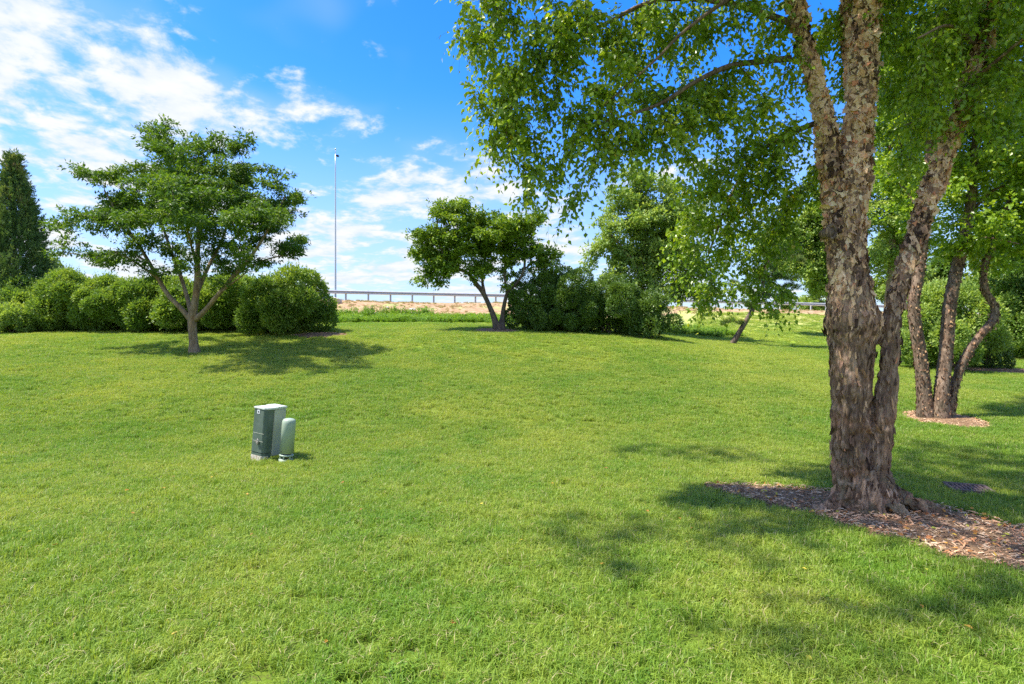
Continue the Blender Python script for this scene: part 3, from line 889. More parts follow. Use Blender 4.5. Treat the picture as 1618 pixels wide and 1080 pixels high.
    vis = [(752, 25, 0, 36, 50, .35), (764, 120, 0, 30, 60, .3), (780, 60, .3, 50, 60, .4), (810, 160, .3, 45, 70, .35), (775, 220, 0, 24, 50, .25), (850, 240, .3, 40, 50, .3), (1000, 110, .4, 50, 50, .35), (1080, 90, .5, 45, 45, .35), (765, 30, 0, 55, 65, .40), (800, 130, 0, 50, 70, .35), (800, 220, 0, 38, 60, .30), (822, 290, 0, 30, 45, .25), (890, 40, 0, 80, 75, .5), (880, 150, .2, 60, 70, .4), (890, 255, .1, 45, 60, .3), (890, 320, .1, 22, 22, .2),
           (985, 40, .2, 60, 50, .4), (960, 130, -.2, 45, 45, .3), (980, 220, 0, 60, 55, .35), (1060, 210, 0, 60, 55, .4), (1050, 15, .3, 60, 30, .4), (1100, 170, .2, 40, 50, .35), (1170, 30, 0, 60, 50, .35), (1200, 80, 0, 40, 40, .3),
           (1170, 170, .2, 60, 70, .45), (1230, 170, .1, 45, 80, .35), (1120, 280, .6, 65, 60, .45), (1200, 290, .7, 65, 60, .45), (1260, 250, .4, 45, 60, .35), (1090, 350, 1.0, 45, 60, .4), (1160, 380, 1.2, 65, 60, .4), (1240, 360, 1.1, 40, 50, .35),
           (1130, 450, 1.4, 45, 40, .35), (1200, 450, 1.4, 45, 34, .35), (1315, 60, .8, 26, 60, .35), (1330, 160, .9, 24, 40, .3), (1250, 330, .9, 40, 60, .4), (1190, 350, 1.0, 50, 60, .4), (1280, 60, .7, 30, 50, .4), (1420, 90, .9, 45, 80, .4), (1430, 250, 1.0, 35, 50, .4), (1100, 480, 1.2, 16, 16, .2), (1225, 490, 1.4, 25, 18, .2), (1255, 470, 1.4, 20, 16, .2), (1070, 420, 1.2, 30, 40, .3),
           (1440, 60, .4, 55, 60, .4), (1420, 160, .6, 40, 60, .4), (1470, 130, -.3, 45, 45, .35), (1470, 190, 0, 50, 30, .35), (1560, 150, -.3, 60, 40, .35), (1600, 80, -.3, 60, 60, .4), (1590, 10, -.2, 60, 60, .5), (1500, 10, -.2, 60, 45, .5), (1600, 190, -.2, 40, 25, .3), (1420, -20, .2, 60, 50, .5)]
    blobs = blobs_px(vis, D, D / F)
    A = [T.attract(blobs, 210)]
    upb = [((0.9, 4.9, 5.9), (1.5, 1.2, .9)), ((2.6, 4.9, 6.4), (1.7, 1.8, 1.2)), ((4.4, 4.9, 6.4), (1.8, 1.8, 1.3)), ((3.2, 5.0, 8.2), (2.6, 2.3, 1.8)), ((3.6, 3.3, 6.1), (1.4, 1.1, .8)), ((6.2, 4.4, 5.6), (1.3, 1.3, .9)), ((2.2, 7.0, 7.0), (1.6, 1.5, 1.2)), ((-.6, 4.9, 6.3), (1.2, 1.2, .8)), ((-1.9, 4.2, 5.85), (1.2, .9, .5)), ((-1.2, 7.5, 7.1), (1.1, .8, .6)), ((-1.1, 2.8, 6.5), (1.6, .8, .5)), ((.8, 3.2, 6.8), (1.2, .9, .5))]
    A.append(T.attract(upb, 22))
    T.grow(np.concatenate(A), 0.10, 0.17, 70, 2.5, -0.10, .22)
    mb = MB(); T.branch_mesh(mb, 0.0022, 0.50, 6, .03)
    link('branches', mb.mesh('branches', [M['bark_dark']], True, base), root, kind='stuff')
    for K in LK:
        mb = MB(); mb.add(*tube(K[:, :3], K[:, 3], 9)); link('limb', mb.mesh('limb', [M['bark_clump']], True, base), root)
    # hanging leafy twigs
    r = T.r; k = T.twig_nodes(3); P = T.P
    inview = (P[k][:, 2] < 5.6)
    kk = np.concatenate([np.repeat(k[inview], 6), np.repeat(k[~inview], 3)])
    a = P[kk]; b = P[T.par[kk]]; n = len(kk)
    st = a + (b - a) * r.rand(n, 1)
    d = norm(norm(a - b) * .5 + r.normal(0, .55, (n, 3)) + (0, 0, -.25))
    ln = r.uniform(.10, .34, n)
    nl = 8
    ts = (np.arange(nl) + .6) / nl
    sag = np.array([0, 0, -1.0])
    def tw(t_): return st[:, None] + d[:, None] * (ln[:, None] * t_)[..., None] + sag * ((ln[:, None] * t_) ** 2 * 1.6)[..., None]
    pos = tw(ts[None, :])                                    # n, nl, 3
    tang = norm(d[:, None] + sag * (ln[:, None] * ts[None] * 3.2)[..., None])
    side = norm(np.cross(tang, np.array([0, 0, 1.0]) + r.normal(0, .3, (n, 1, 3)))) * np.where(np.arange(nl) % 2, 1, -1)[None, :, None]
    ld = tang * .45 + side * .75 + r.normal(0, .33, pos.shape) + (0, 0, -.55)
    nrm_ = r.normal(0, .75, pos.shape) + np.array([-.25, -.25, .55])
    c = (pos + norm(ld) * .008).reshape(-1, 3)
    rn = np.clip(np.repeat(r.rand(n), nl) * .4 + r.rand(n * nl) * .6, 0, 1)
    keep = r.rand(n * nl) < .86
    sz = r.uniform(.65, 1.2, n * nl)
    tp = c[keep]
    link('crown', leaves('crown', tp, ld.reshape(-1, 3)[keep], nrm_.reshape(-1, 3)[keep], (.060 * sz)[keep], (.041 * sz)[keep], 'ovate', rn[keep], [M['birch_leaf']], base), root)
    # thin twig threads
    tt = tw(np.array([[0, .33, .66, 1.0]])); vis_ = st[:, 2] < 5.4; tt = tt[vis_]; n2 = len(tt)
    off = np.array([[1, 0, 0], [-.5, .87, 0], [-.5, -.87, 0]])
    rad = np.array([.0016, .0013, .0010, .0006])
    V = (tt[:, :, None] + off[None, None] * rad[None, :, None, None]).reshape(-1, 3)
    q = np.array([(s_i * 3 + a_, s_i * 3 + (a_ + 1) % 3, (s_i + 1) * 3 + (a_ + 1) % 3, (s_i + 1) * 3 + a_) for s_i in range(3) for a_ in range(3)])
    Qt = (q[None] + (np.arange(n2) * 12)[:, None, None]).reshape(-1, 4)
    link('twigs', mesh_np('twigs', V - base, [Qt], None, [M['bark_dark']], True), root, kind='stuff')
    print('near birch leaves', int(keep.sum()), 'trunk', len(Q))


build_near_birch()


def make_tree(seed, name, label, stems, limbs, blobs, dens, step, kill, leaf, count, mats, seed_from=.5, spread=.16, flat=.5, nup=.9, droop=.2, maxtips=4,
              rtip=.004, sides=14, tpl='diamond', amp=.09, infl=4.0, group=None, flare=1.35, category='tree', grav=-.03, lstep=.15, flakes=0, wf=.78):
    T = Tree(seed)
    Ks = [T.limb(s_, lstep, seed_from) for s_ in stems]
    for K in Ks:
        K[:, 3] *= wf
        if K[0, 2] < Ks[0][0, 2] + .3:
            gz_ = h1(K[0, 0], K[0, 1]); hh = np.clip(K[:, 2] - gz_, 0, None)
            K[:, 3] *= 1 + (flare - 1) * np.exp(-hh / .18)
            K[0, 2] = gz_ - .08
    Ls = [T.limb(l, lstep, .25) for l in limbs]
    for K in Ls: K[:, 3] *= wf
    base = np.array([Ks[0][0, 0], Ks[0][0, 1], h1(Ks[0][0, 0], Ks[0][0, 1])])
    A = T.attract(blobs, dens)
    T.grow(A, step, kill, 60, infl, grav)
    root = thing(name, base, label, category, group)
    link('trunk', trunk_mesh('trunk', Ks, mats[0], base, sides, amp, seed=seed), root)
    mb = MB(); T.branch_mesh(mb, rtip, .5, 5, .06)
    link('branches', mb.mesh('branches', [mats[0]], True, base), root, kind='stuff')
    for K in Ls:
        mb = MB(); mb.add(*tube(K[:, :3], K[:, 3], 8)); link('limb', mb.mesh('limb', [mats[0]], True, base), root)
    link('crown', T.cluster_leaves('crown', count, maxtips, spread, leaf[0], leaf[1], tpl, mats[1], base, flat, nup, droop), root)
    if flakes:
        r = np.random.RandomState(seed); allK = np.concatenate(Ks); allK = allK[(allK[:, 2] < base[2] + 3.6)]
        q = r.randint(0, len(allK), flakes); a = r.uniform(0, 2 * math.pi, flakes)
        nn = np.stack([np.cos(a), np.sin(a), np.zeros(flakes)], 1); u = np.stack([-np.sin(a), np.cos(a), np.zeros(flakes)], 1)
        p = allK[q, :3] + nn * allK[q, 3:4] * 1.0 + r.normal(0, .04, (flakes, 1)) * (0, 0, 1)
        sz = r.uniform(.015, .045, flakes)[:, None]; v = np.array([0, 0, 1.0])
        G = np.stack([p - v * sz * .5, p + v * sz * .5, p + v * sz * .4 + u * sz * .6 + nn * sz * r.uniform(.1, .5, (flakes, 1)), p - v * sz * .45 + u * sz * .6 + nn * sz * r.uniform(.1, .5, (flakes, 1))], 1).reshape(-1, 3)
        Qf = np.arange(flakes * 4).reshape(-1, 4)
        link('peeling_bark', mesh_np('peeling_bark', G - base, [Qf], {'rnd': np.repeat(np.clip(r.rand(flakes) ** 2 * .62, 0, 1), 4)}, [M['peel']]), root, kind='stuff')
    return root


# river birch clump behind, on the right
D = 10.5; s = D / F
make_tree(21, 'river_birch', 'three-stemmed river birch in its own small round mulch bed', [
    [(1463, 663, D, 34), (1460, 620, D, 29), (1454, 560, D, 27), (1446, 510, D, 25), (1444, 475, D, 24), (1452, 430, D, 22), (1460, 370, D, 20), (1466, 280, D, 17), (1472, 150, D, 13), (1480, 20, D, 8)],
    [(1486, 665, D - .1, 36), (1488, 620, D - .1, 30), (1495, 550, D, 27), (1501, 480, D, 26), (1513, 420, D, 25), (1527, 360, D, 22), (1538, 280, D, 20), (1548, 150, D, 16), (1555, 0, D, 10)],
    [(1497, 662, D + .05, 24), (1508, 610, D, 19), (1525, 565, D - .05, 18), (1550, 528, D - .1, 17), (1570, 505, D - .1, 17), (1571, 483, D - .1, 16), (1558, 462, D - .1, 15), (1554, 436, D - .1, 13), (1562, 400, D, 12), (1590, 330, D, 10), (1620, 250, D, 7)]],
    [[(1538, 330, D, 8), (1570, 300, D - .2, 6), (1610, 290, D - .4, 4), (1650, 300, D - .5, 3)], [(1540, 300, D, 7), (1500, 250, D + .3, 5), (1480, 200, D + .5, 4)],
     [(1530, 380, D, 6), (1560, 375, D - .5, 4), (1610, 385, D - .7, 3)], [(1462, 350, D, 7), (1430, 300, D + .2, 5), (1400, 270, D + .4, 3)]],
    blobs_px([(1450, 300, 0, 60, 60, 1.1), (1530, 330, 0, 70, 50, 1.2), (1610, 350, 0, 60, 50, 1.1), (1470, 380, .2, 50, 30, .8), (1600, 410, -.2, 55, 25, .8), (1550, 395, 0, 45, 22, .8), (1560, 230, 0, 110, 70, 1.6), (1440, 200, .4, 70, 60, 1.2), (1680, 250, 0, 80, 90, 1.4),
              (1500, 90, 0, 130, 90, 1.9), (1640, 60, 0, 120, 90, 1.8), (1560, -80, 0, 140, 90, 1.9), (1400, 120, .5, 60, 60, 1.0), (1720, 400, 0, 50, 50, .9)], D, s),
    9, .17, .32, (.078, .055), 80000, (M['bark_clump'], M['birch_leaf']), .5, .15, .6, .6, .45, 4, .003, flare=1.3, grav=-.08, flakes=3200, wf=.68)

# spreading ornamental tree on the left
D = 18.0; s = D / F
make_tree(31, 'spreading_tree', 'wide spreading tree with forked pale trunk in front of the long shrub row', [
    [(308, 566, D, 26), (306, 545, D, 21), (304, 520, D, 20), (304, 498, D, 21), (309, 470, D, 16), (312, 440, D, 15), (312, 400, D, 12), (318, 340, D, 9), (325, 270, D, 5)],
    [(302, 505, D, 15), (285, 486, D, 12), (266, 466, D, 11), (250, 440, D, 10), (236, 415, D, 9), (215, 380, D, 7), (190, 345, D, 5), (165, 300, D, 3)],
    [(308, 505, D, 15), (326, 488, D - .1, 12), (345, 465, D - .3, 11), (372, 432, D - .5, 9), (400, 400, D - .6, 8), (425, 360, D - .6, 6), (450, 310, D - .5, 4)],
    [(303, 500, D, 12), (296, 470, D + .3, 10), (285, 435, D + .6, 9), (268, 390, D + 1, 7), (250, 330, D + 1.2, 5), (240, 270, D + 1.2, 3)],
    [(309, 470, D, 11), (325, 430, D + .3, 9), (350, 380, D + .8, 7), (370, 320, D + 1, 5), (385, 260, D + 1, 3)]],
    [[(250, 440, D, 6), (215, 415, D - .3, 5), (180, 396, D - .5, 3)], [(236, 415, D, 6), (200, 398, D + .4, 5), (150, 405, D + .5, 3), (100, 398, D + .5, 2)],
     [(372, 432, D - .5, 5), (420, 410, D - .3, 4), (465, 400, D - .2, 2.5)], [(215, 380, D, 5), (170, 345, D - .3, 4), (120, 340, D - .3, 2.5)],
     [(312, 420, D, 7), (300, 380, D - 1, 5), (290, 330, D - 1.8, 4), (280, 290, D - 2.2, 3)], [(345, 465, D - .3, 5), (370, 445, D - 1, 4), (390, 430, D - 1.4, 2)]],
    blobs_px([(270, 215, 0, 50, 27, 1.2), (265, 190, 0, 20, 12, .4), (360, 222, 0, 45, 24, 1.1), (390, 215, 0, 22, 14, .6), (320, 262, 0, 100, 30, 2.2), (135, 262, 0, 45, 14, .8), (185, 280, .2, 60, 20, 1.2), (110, 345, -.2, 48, 13, .7), (175, 335, 0, 60, 17, 1.2), (240, 320, .6, 60, 22, 1.6),
              (280, 440, .6, 30, 10, .6), (345, 425, .5, 40, 10, .7), (230, 440, 0, 25, 8, .5), (95, 398, .5, 30, 6, .4), (150, 405, .4, 45, 8, .7), (205, 418, -.3, 40, 9, .8), (230, 375, 0, 55, 15, 1.3), (350, 320, 0, 90, 26, 2.3), (425, 310, 0, 50, 26, 1.3), (465, 285, 0, 20, 16, .6), (467, 335, -.3, 22, 22, .7), (440, 378, -.3, 45, 12, 1.0), (470, 402, -.2, 26, 9, .6), (415, 425, -.4, 35, 10, .7), (130, 372, -.4, 45, 10, .7), (165, 425, -.3, 30, 8, .5),
              (330, 375, -.3, 65, 18, 1.8), (260, 290, -3.2, 70, 20, .8), (330, 340, -3.4, 75, 18, .8), (220, 350, -3.0, 45, 14, .8), (390, 330, -3.0, 45, 18, .8), (300, 300, 3.2, 80, 22, .9), (380, 340, 3.0, 60, 18, .9), (210, 320, 3.0, 60, 16, .9), (300, 300, -2.0, 70, 22, .9), (350, 290, 2.0, 80, 30, .9), (270, 350, -1.8, 60, 16, .8), (400, 350, 1.6, 60, 24, .9), (375, 438, -1.2, 30, 9, .5), (420, 420, -.4, 25, 6, .5), (310, 420, -.8, 50, 12, .8), (285, 405, 1, 45, 12, .6), (190, 400, 1.2, 45, 10, .8), (360, 405, 1.4, 50, 12, .9), (140, 330, 1.5, 40, 12, .8), (455, 370, 1.2, 35, 14, .8), (260, 425, -.6, 30, 8, .5)], D, s),
    11, .16, .30, (.115, .05), 78000, (M['bark_grey'], M['maple_leaf']), .4, .15, .30, 1.0, .16, 4, .0045, flare=1.3, wf=.62)

# crab apple in the middle
D = 24.0; s = D / F
make_tree(41, 'crab_apple_tree', 'small crab apple with two crossing trunks on the lawn crest, dense olive crown', [
    [(787, 524, D, 20), (780, 500, D, 13), (771, 478, D, 11), (762, 460, D, 11), (752, 448, D, 10), (740, 432, D, 8), (722, 424, D, 6), (700, 415, D, 4), (680, 400, D, 3)],
    [(792, 524, D, 20), (794, 500, D + .1, 11), (797, 480, D + .1, 9), (803, 460, D + .1, 8), (818, 445, D, 6), (828, 425, D, 6), (829, 400, D, 5), (830, 375, D, 3)],
    [(765, 462, D, 8), (762, 440, D + .2, 6), (766, 410, D + .4, 5), (760, 370, D + .5, 3)],
    [(801, 462, D + .1, 6), (797, 430, D + .4, 5), (800, 400, D + .5, 4), (805, 365, D + .5, 3)]],
    [[(722, 424, D, 5), (700, 400, D - .6, 4), (690, 360, D - .8, 3), (700, 330, D - .8, 2)], [(828, 425, D, 4), (850, 410, D + .2, 3), (868, 400, D + .2, 2)]],
    blobs_px([(712, 328, 0, 42, 20, 1.2), (745, 340, 0, 40, 22, 1.3), (680, 370, 0, 38, 18, 1.1), (660, 405, 0, 26, 15, .9), (662, 440, -.2, 18, 16, .6), (695, 425, -.2, 30, 16, .9), (690, 450, .2, 12, 10, .4), (725, 380, 0, 50, 24, 1.8), (770, 375, 0, 50, 22, 1.8), (790, 350, 0, 40, 14, 1.2),
              (830, 355, 0, 40, 18, 1.2), (835, 392, 0, 38, 18, 1.1), (865, 405, .2, 20, 20, .7), (870, 432, .2, 16, 14, .5), (800, 405, .4, 35, 14, 1.1), (752, 418, -.5, 30, 10, .8), (798, 440, .6, 18, 9, .5), (715, 400, .8, 40, 16, .9)], D, s),
    9, .18, .34, (.12, .07), 52000, (M['bark_dark'], M['apple_leaf']), .45, .17, .6, .8, .15, 4, .006, flare=1.3, wf=.68)

# tall light green tree behind the dark shrubs
D = 28.0; s = D / F
make_tree(51, 'tall_tree', 'tall light green tree rising behind the dark clipped shrubs', [
    [(996, 528, D, 20), (994, 500, D, 17), (1002, 465, D, 15), (1012, 430, D, 14), (1016, 390, D, 11), (1012, 340, D, 8), (1010, 290, D, 4)],
    [(1005, 455, D, 9), (1030, 420, D + .4, 8), (1055, 370, D + .7, 6), (1065, 320, D + .8, 4)],
    [(1012, 430, D, 7), (990, 400, D - .5, 6), (965, 370, D - .8, 4)]], [],
    blobs_px([(1008, 275, 0, 35, 22, 1.1), (985, 310, 0, 38, 24, 1.3), (1040, 300, .3, 48, 26, 1.5), (965, 350, 0, 35, 24, 1.2), (945, 405, 0, 26, 13, .8), (925, 412, 0, 12, 8, .4), (975, 395, 0, 40, 22, 1.4), (1020, 350, 0, 55, 30, 2.0), (1075, 345, .4, 50, 40, 1.8), (1030, 400, .4, 55, 30, 2.0),
              (975, 440, 0, 40, 22, 1.4), (1040, 450, 0, 50, 26, 1.7), (1090, 410, .6, 45, 40, 1.6), (1080, 465, .5, 35, 22, 1.2), (1010, 485, 0, 45, 18, 1.3)], D, s),
    6, .24, .45, (.15, .085), 62000, (M['bark_grey'], M['light_leaf']), .4, .22, .7, .7, .2, 4, .008, flare=1.2, lstep=.25)

# second storey of trees on the right
D = 33.0; s = D / F
make_tree(61, 'young_tree', 'yellow green young tree standing on the far lawn just left of the big trunk', [
    [(1350, 527, D, 12), (1342, 480, D, 10), (1322, 430, D, 8), (1296, 380, D, 5), (1270, 345, D, 3)]], [],
    blobs_px([(1262, 375, 0, 35, 22, 1.3), (1230, 395, 0, 28, 16, 1.0), (1290, 345, 0, 35, 26, 1.3), (1300, 400, 0, 40, 30, 1.5), (1250, 420, 0, 40, 22, 1.4), (1320, 330, 0, 40, 30, 1.3), (1300, 450, 0, 30, 20, 1.2), (1210, 370, 0, 16, 8, .5)], D, s),
    4, .3, .5, (.17, .10), 42000, (M['bark_grey'], M['light_leaf']), .3, .28, .7, .7, .2, 4, .01, lstep=.3)
D = 30.0; s = D / F
make_tree(63, 'tall_tree', 'tall pale green tree filling the gap between the big birch and the birch clump', [
    [(1402, 545, D, 18), (1404, 480, D, 16), (1410, 400, D, 12), (1408, 300, D, 8), (1405, 210, D, 4)]], [],
    blobs_px([(1410, 200, 0, 60, 40, 2.0), (1380, 270, 0, 50, 40, 2.0), (1440, 270, 0, 60, 45, 2.0), (1400, 350, 0, 60, 40, 2.2), (1450, 360, 0, 50, 40, 2), (1400, 140, 0, 50, 40, 1.8), (1390, 410, 0, 40, 24, 1.5), (1300, 290, .5, 30, 34, 1.2), (1340, 340, .5, 40, 50, 1.5)], D, s),
    3, .3, .5, (.16, .09), 40000, (M['bark_grey'], M['light_leaf']), .3, .3, .7, .7, .2, 4, .01, lstep=.3)
D = 24.0; s = D / F
make_tree(65, 'tall_tree', 'leafy green tree behind the clump at the right edge of the lawn', [
    [(1640, 560, D, 20), (1642, 480, D, 17), (1640, 380, D, 13), (1635, 260, D, 8), (1630, 150, D, 4)]], [],
    blobs_px([(1620, 180, 0, 80, 60, 2.0), (1580, 280, 0, 70, 50, 2.0), (1660, 280, 0, 70, 60, 2.0), (1600, 380, 0, 70, 40, 1.8), (1690, 400, 0, 60, 50, 1.8), (1530, 330, .6, 50, 40, 1.4), (1600, 440, 0, 50, 22, 1.3), (1500, 250, 1, 60, 60, 1.4)], D, s),
    5, .26, .45, (.14, .08), 40000, (M['bark_dark'], M['maple_leaf']), .3, .24, .7, .7, .2, 4, .009, lstep=.3)

# distant trees over the road: one tree of each kind, then copies
D = 84.0; s = D / F
far_spots = [(1345, 484, 84, 1.0, 'rounded'), (1415, 486, 80, 1.15, 'rounded'), (1490, 488, 88, 1.2, 'narrow'), (1560, 490, 78, 1.0, 'rounded'), (1630, 490, 86, 1.2, 'narrow'), (1285, 482, 92, .75, 'rounded'), (1240, 482, 98, .62, 'narrow'), (1195, 482, 104, .55, 'rounded')]
far_labels = ['hazy round tree beyond the road, just right of the big birch trunk base line', 'broad tree beyond the road, between the big birch stems and the clump', 'tall narrow tree beyond the road, behind the birch clump', 'rounded tree beyond the road, above the pale bush', 'tall tree beyond the road at the very right end of the guard rail',
              'small round tree beyond the road, left of the big birch trunk', 'little narrow tree beyond the road, behind the leaning pine', 'lowest round tree beyond the road, left of the leaning pine crown']


def far_tree(seed, narrow):
    T = Tree(seed); hgt = 11.0; w = 2.6 if narrow else 4.0
    K = T.limb([[0, 0, -.3, .28], [.1, 0, 3, .22], [0, .1, 7, .12], [0, 0, hgt - 1, .03]], .4, .25, world=True)
    bl = []
    for i in range(16):
        z = T.r.uniform(2.5, hgt); q = math.sin(min(1, (z - 1.2) / (hgt - .6)) * math.pi) ** .6
        a = T.r.uniform(0, 6.28); bl.append(((math.cos(a) * w * .55 * q, math.sin(a) * w * .55 * q, z), (w * .45 * q + .3, w * .45 * q + .3, 1.1)))
    T.grow(T.attract(bl, 1.2), .5, .8, 40, 9)
    tm = trunk_mesh('trunk', [K], M['bark_dark'], (0, 0, 0), 10)
    cm = T.cluster_leaves('crown', 15000, 5, .42, .36, .22, 'diamond', M['light_leaf'] if not narrow else M['maple_leaf'], (0, 0, 0), .8, .7, .2)
    return tm, cm


kinds = {'rounded': far_tree(71, False), 'narrow': far_tree(72, True)}
for (X, Y, D, sc_, kd), lb in zip(far_spots, far_labels):
    x = (X - 809) / F * D
    o = thing('distant_tree', (x, D, h1(x, D) - .1), lb, 'tree', 'trees beyond the road', rz=X * .37)
    o.scale = (sc_,) * 3
    for nm, dm in zip(('trunk', 'crown'), kinds[kd]):
        link(nm, dm, o)

# ------------------------------------------------------------------ leaning young pine
def build_pine():
    D = 26.0; T = Tree(81)
    K = T.limb([(1156, 546, D, 10), (1166, 528, D, 8.5), (1180, 505, D, 7.5), (1193, 482, D, 6.5), (1204, 455, D, 5.5), (1212, 420, D, 5), (1218, 385, D, 3), (1222, 360, D, 2)], .15, .25)
    K[0, 2] = h1(K[0, 0], K[0, 1]) - .08
    base = np.array([K[0, 0], K[0, 1], K[0, 2] + .08])
    bl = blobs_px([(1160, 512, 0, 22, 6, .4), (1185, 470, 0, 26, 12, .8), (1235, 462, 0, 34, 14, .9), (1260, 445, 0, 24, 14, .8), (1165, 440, 0, 22, 12, .7), (1215, 430, 0, 40, 20, 1.1), (1250, 405, 0, 32, 18, .9), (1195, 400, 0, 26, 16, .8), (1222, 375, 0, 26, 16, .7), (1240, 350, 0, 14, 10, .4)], D, D / F)
    T.grow(T.attract(bl, 9), .2, .34, 40, 4, .05)
    root = thing('leaning_pine', base, 'young pine with a strongly leaning trunk and sparse yellow green needle tufts', 'tree')
    link('trunk', trunk_mesh('trunk', [K], M['bark_dark'], base, 12, .08), root)
    mb = MB(); T.branch_mesh(mb, .008, .45, 5, .04); link('branches', mb.mesh('branches', [M['bark_dark']], True, base), root, kind='stuff')
    k = T.twig_nodes(3); r = T.r
    nt = 640; q = k[r.randint(0, len(k), nt)]; cpos = T.P[q] + r.normal(0, .06, (nt, 3)); ax = norm(T.P[q] - T.P[T.par[q]] + (0, 0, .1)); per = 46
    c = np.repeat(cpos, per, 0) + np.repeat(ax, per, 0) * r.uniform(-.16, .05, (nt * per, 1)); d = np.repeat(ax, per, 0) * .7 + norm(r.normal(size=(nt * per, 3))) * .9
    link('needles', leaves('needles', c, d, r.normal(size=c.shape), r.uniform(.12, .2, len(c)), .016, 'needle', np.clip(np.repeat(r.rand(nt), per) * .8 + r.rand(len(c)) * .2, 0, 1), [M['pine_leaf']], base), root)


build_pine()

# ------------------------------------------------------------------ shrubs
def shrub(seed, X, Yb, D, wpx, hpx, name, label, mat, group=None, dens=1.0, depth=None, spiky=.25, L=(.11, .052), lean=0.0, loose=.0, trim=.35, nstem=7):
    r = np.random.RandomState(seed)
    x0 = (X - 809) / F * D; z0 = h1(x0, D)
    rx_ = wpx / 2 * D / F; hz_ = EYE + D * (540 - (Yb - hpx)) / F - z0; ry_ = depth or rx_
    root = thing(name, (x0, D, z0), label, 'shrub', group)
    # lumpy body: overlapping boughs, leaves on their outer shells
    nb = 44; cs = []; rs = []
    for i in range(nb):
        a = r.uniform(0, 2 * math.pi); q = math.sqrt(r.rand()); zc = r.uniform(.12, .86)
        prof = math.cos(max(0, zc - trim) / (1.0 - trim) * math.pi * .40) * (1 - .12 * max(0, .2 - zc) / .2)
        rr = r.uniform(.15, .30)
        cs.append((math.cos(a) * q * (prof - rr * .9) * rx_ + lean * zc, math.sin(a) * q * (prof - rr * .9) * ry_, zc * hz_)); rs.append((rr * rx_ * 1.15, rr * ry_ * 1.15, rr * hz_ * .75))
    cs = np.array(cs); rs = np.array(rs)
    area = 2.9 * (rx_ + ry_) / 2 * 2 * hz_ + 3.14 * rx_ * ry_
    n = int(area * 1500 * dens)
    k = r.randint(0, nb, n * 2); v = norm(r.normal(size=(n * 2, 3)))
    rad = 1 - np.abs(r.normal(0, .13 + loose, n * 2)); rad = np.where(r.rand(n * 2) < .25, rad + r.uniform(0, spiky, n * 2), rad)
    p = cs[k] + v * rs[k] * rad[:, None]
    p = p[:]
    # throw away the leaves deep inside other boughs
    inside = np.zeros(len(p), bool)
    for j in range(nb):
        inside |= (((p - cs[j]) / (rs[j] * .74)) ** 2).sum(1) < 1
    ok = (~inside) & (p[:, 2] > .02); p = p[ok][:n]; v = v[ok][:n]; k = k[ok][:n]
    n = len(p)
    d = v * .8 + r.normal(0, .5, (n, 3)) + (0, 0, .35); nn = v * .6 + r.normal(0, .5, (n, 3)) + (0, 0, .55)
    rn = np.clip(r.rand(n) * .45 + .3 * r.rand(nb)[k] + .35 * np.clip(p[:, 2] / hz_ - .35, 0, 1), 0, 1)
    sz = r.uniform(.7, 1.3, n)
    C1 = [p]; D1 = [d]; N1 = [nn]; R1 = [rn]; S1 = [sz]
    # upright shoots on top
    ns = int(60 * rx_ * ry_ * dens * (1 if spiky > .2 else .3)) + 10
    ti = r.randint(0, nb, ns); tv = norm(r.normal(size=(ns, 3)) + (0, 0, 1.6)); tp = cs[ti] + tv * rs[ti]
    okk = tp[:, 2] > hz_ * .45; tp = tp[okk]; tv = norm(tv[okk] + (0, 0, .9)); ns = len(tp)
    hgt = r.uniform(.10, .34, ns) * (spiky / .25)
    m_ = 12; tt = (np.arange(m_) + 1) / m_
    q = (tp[:, None] + tv[:, None] * (hgt[:, None] * tt)[..., None]).reshape(-1, 3)
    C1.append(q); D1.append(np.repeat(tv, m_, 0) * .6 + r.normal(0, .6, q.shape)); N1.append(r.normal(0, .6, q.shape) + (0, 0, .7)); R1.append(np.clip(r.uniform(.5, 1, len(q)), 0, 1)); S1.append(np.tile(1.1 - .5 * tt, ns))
    Cc = np.concatenate(C1); S = np.concatenate(S1)
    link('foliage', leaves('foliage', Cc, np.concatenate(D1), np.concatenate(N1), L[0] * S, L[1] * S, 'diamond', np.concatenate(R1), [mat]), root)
    mb = MB()
    for i in range(nstem):
        a = r.uniform(0, 6.28); b = cs[r.randint(0, nb)]
        mb.add(*tube(catmull([[math.cos(a) * .12 * rx_, math.sin(a) * .12 * ry_, -.05, .035], [b[0] * .4, b[1] * .4, b[2] * .5, .025], [b[0], b[1], b[2], .01]], .3)[:, :3], np.linspace(.035, .01, len(catmull([[math.cos(a) * .12 * rx_, math.sin(a) * .12 * ry_, -.05, .035], [b[0] * .4, b[1] * .4, b[2] * .5, .025], [b[0], b[1], b[2], .01]], .3))), 6))
    link('stems', mb.mesh('stems', [M['bark_dark']], True), root)
    return root


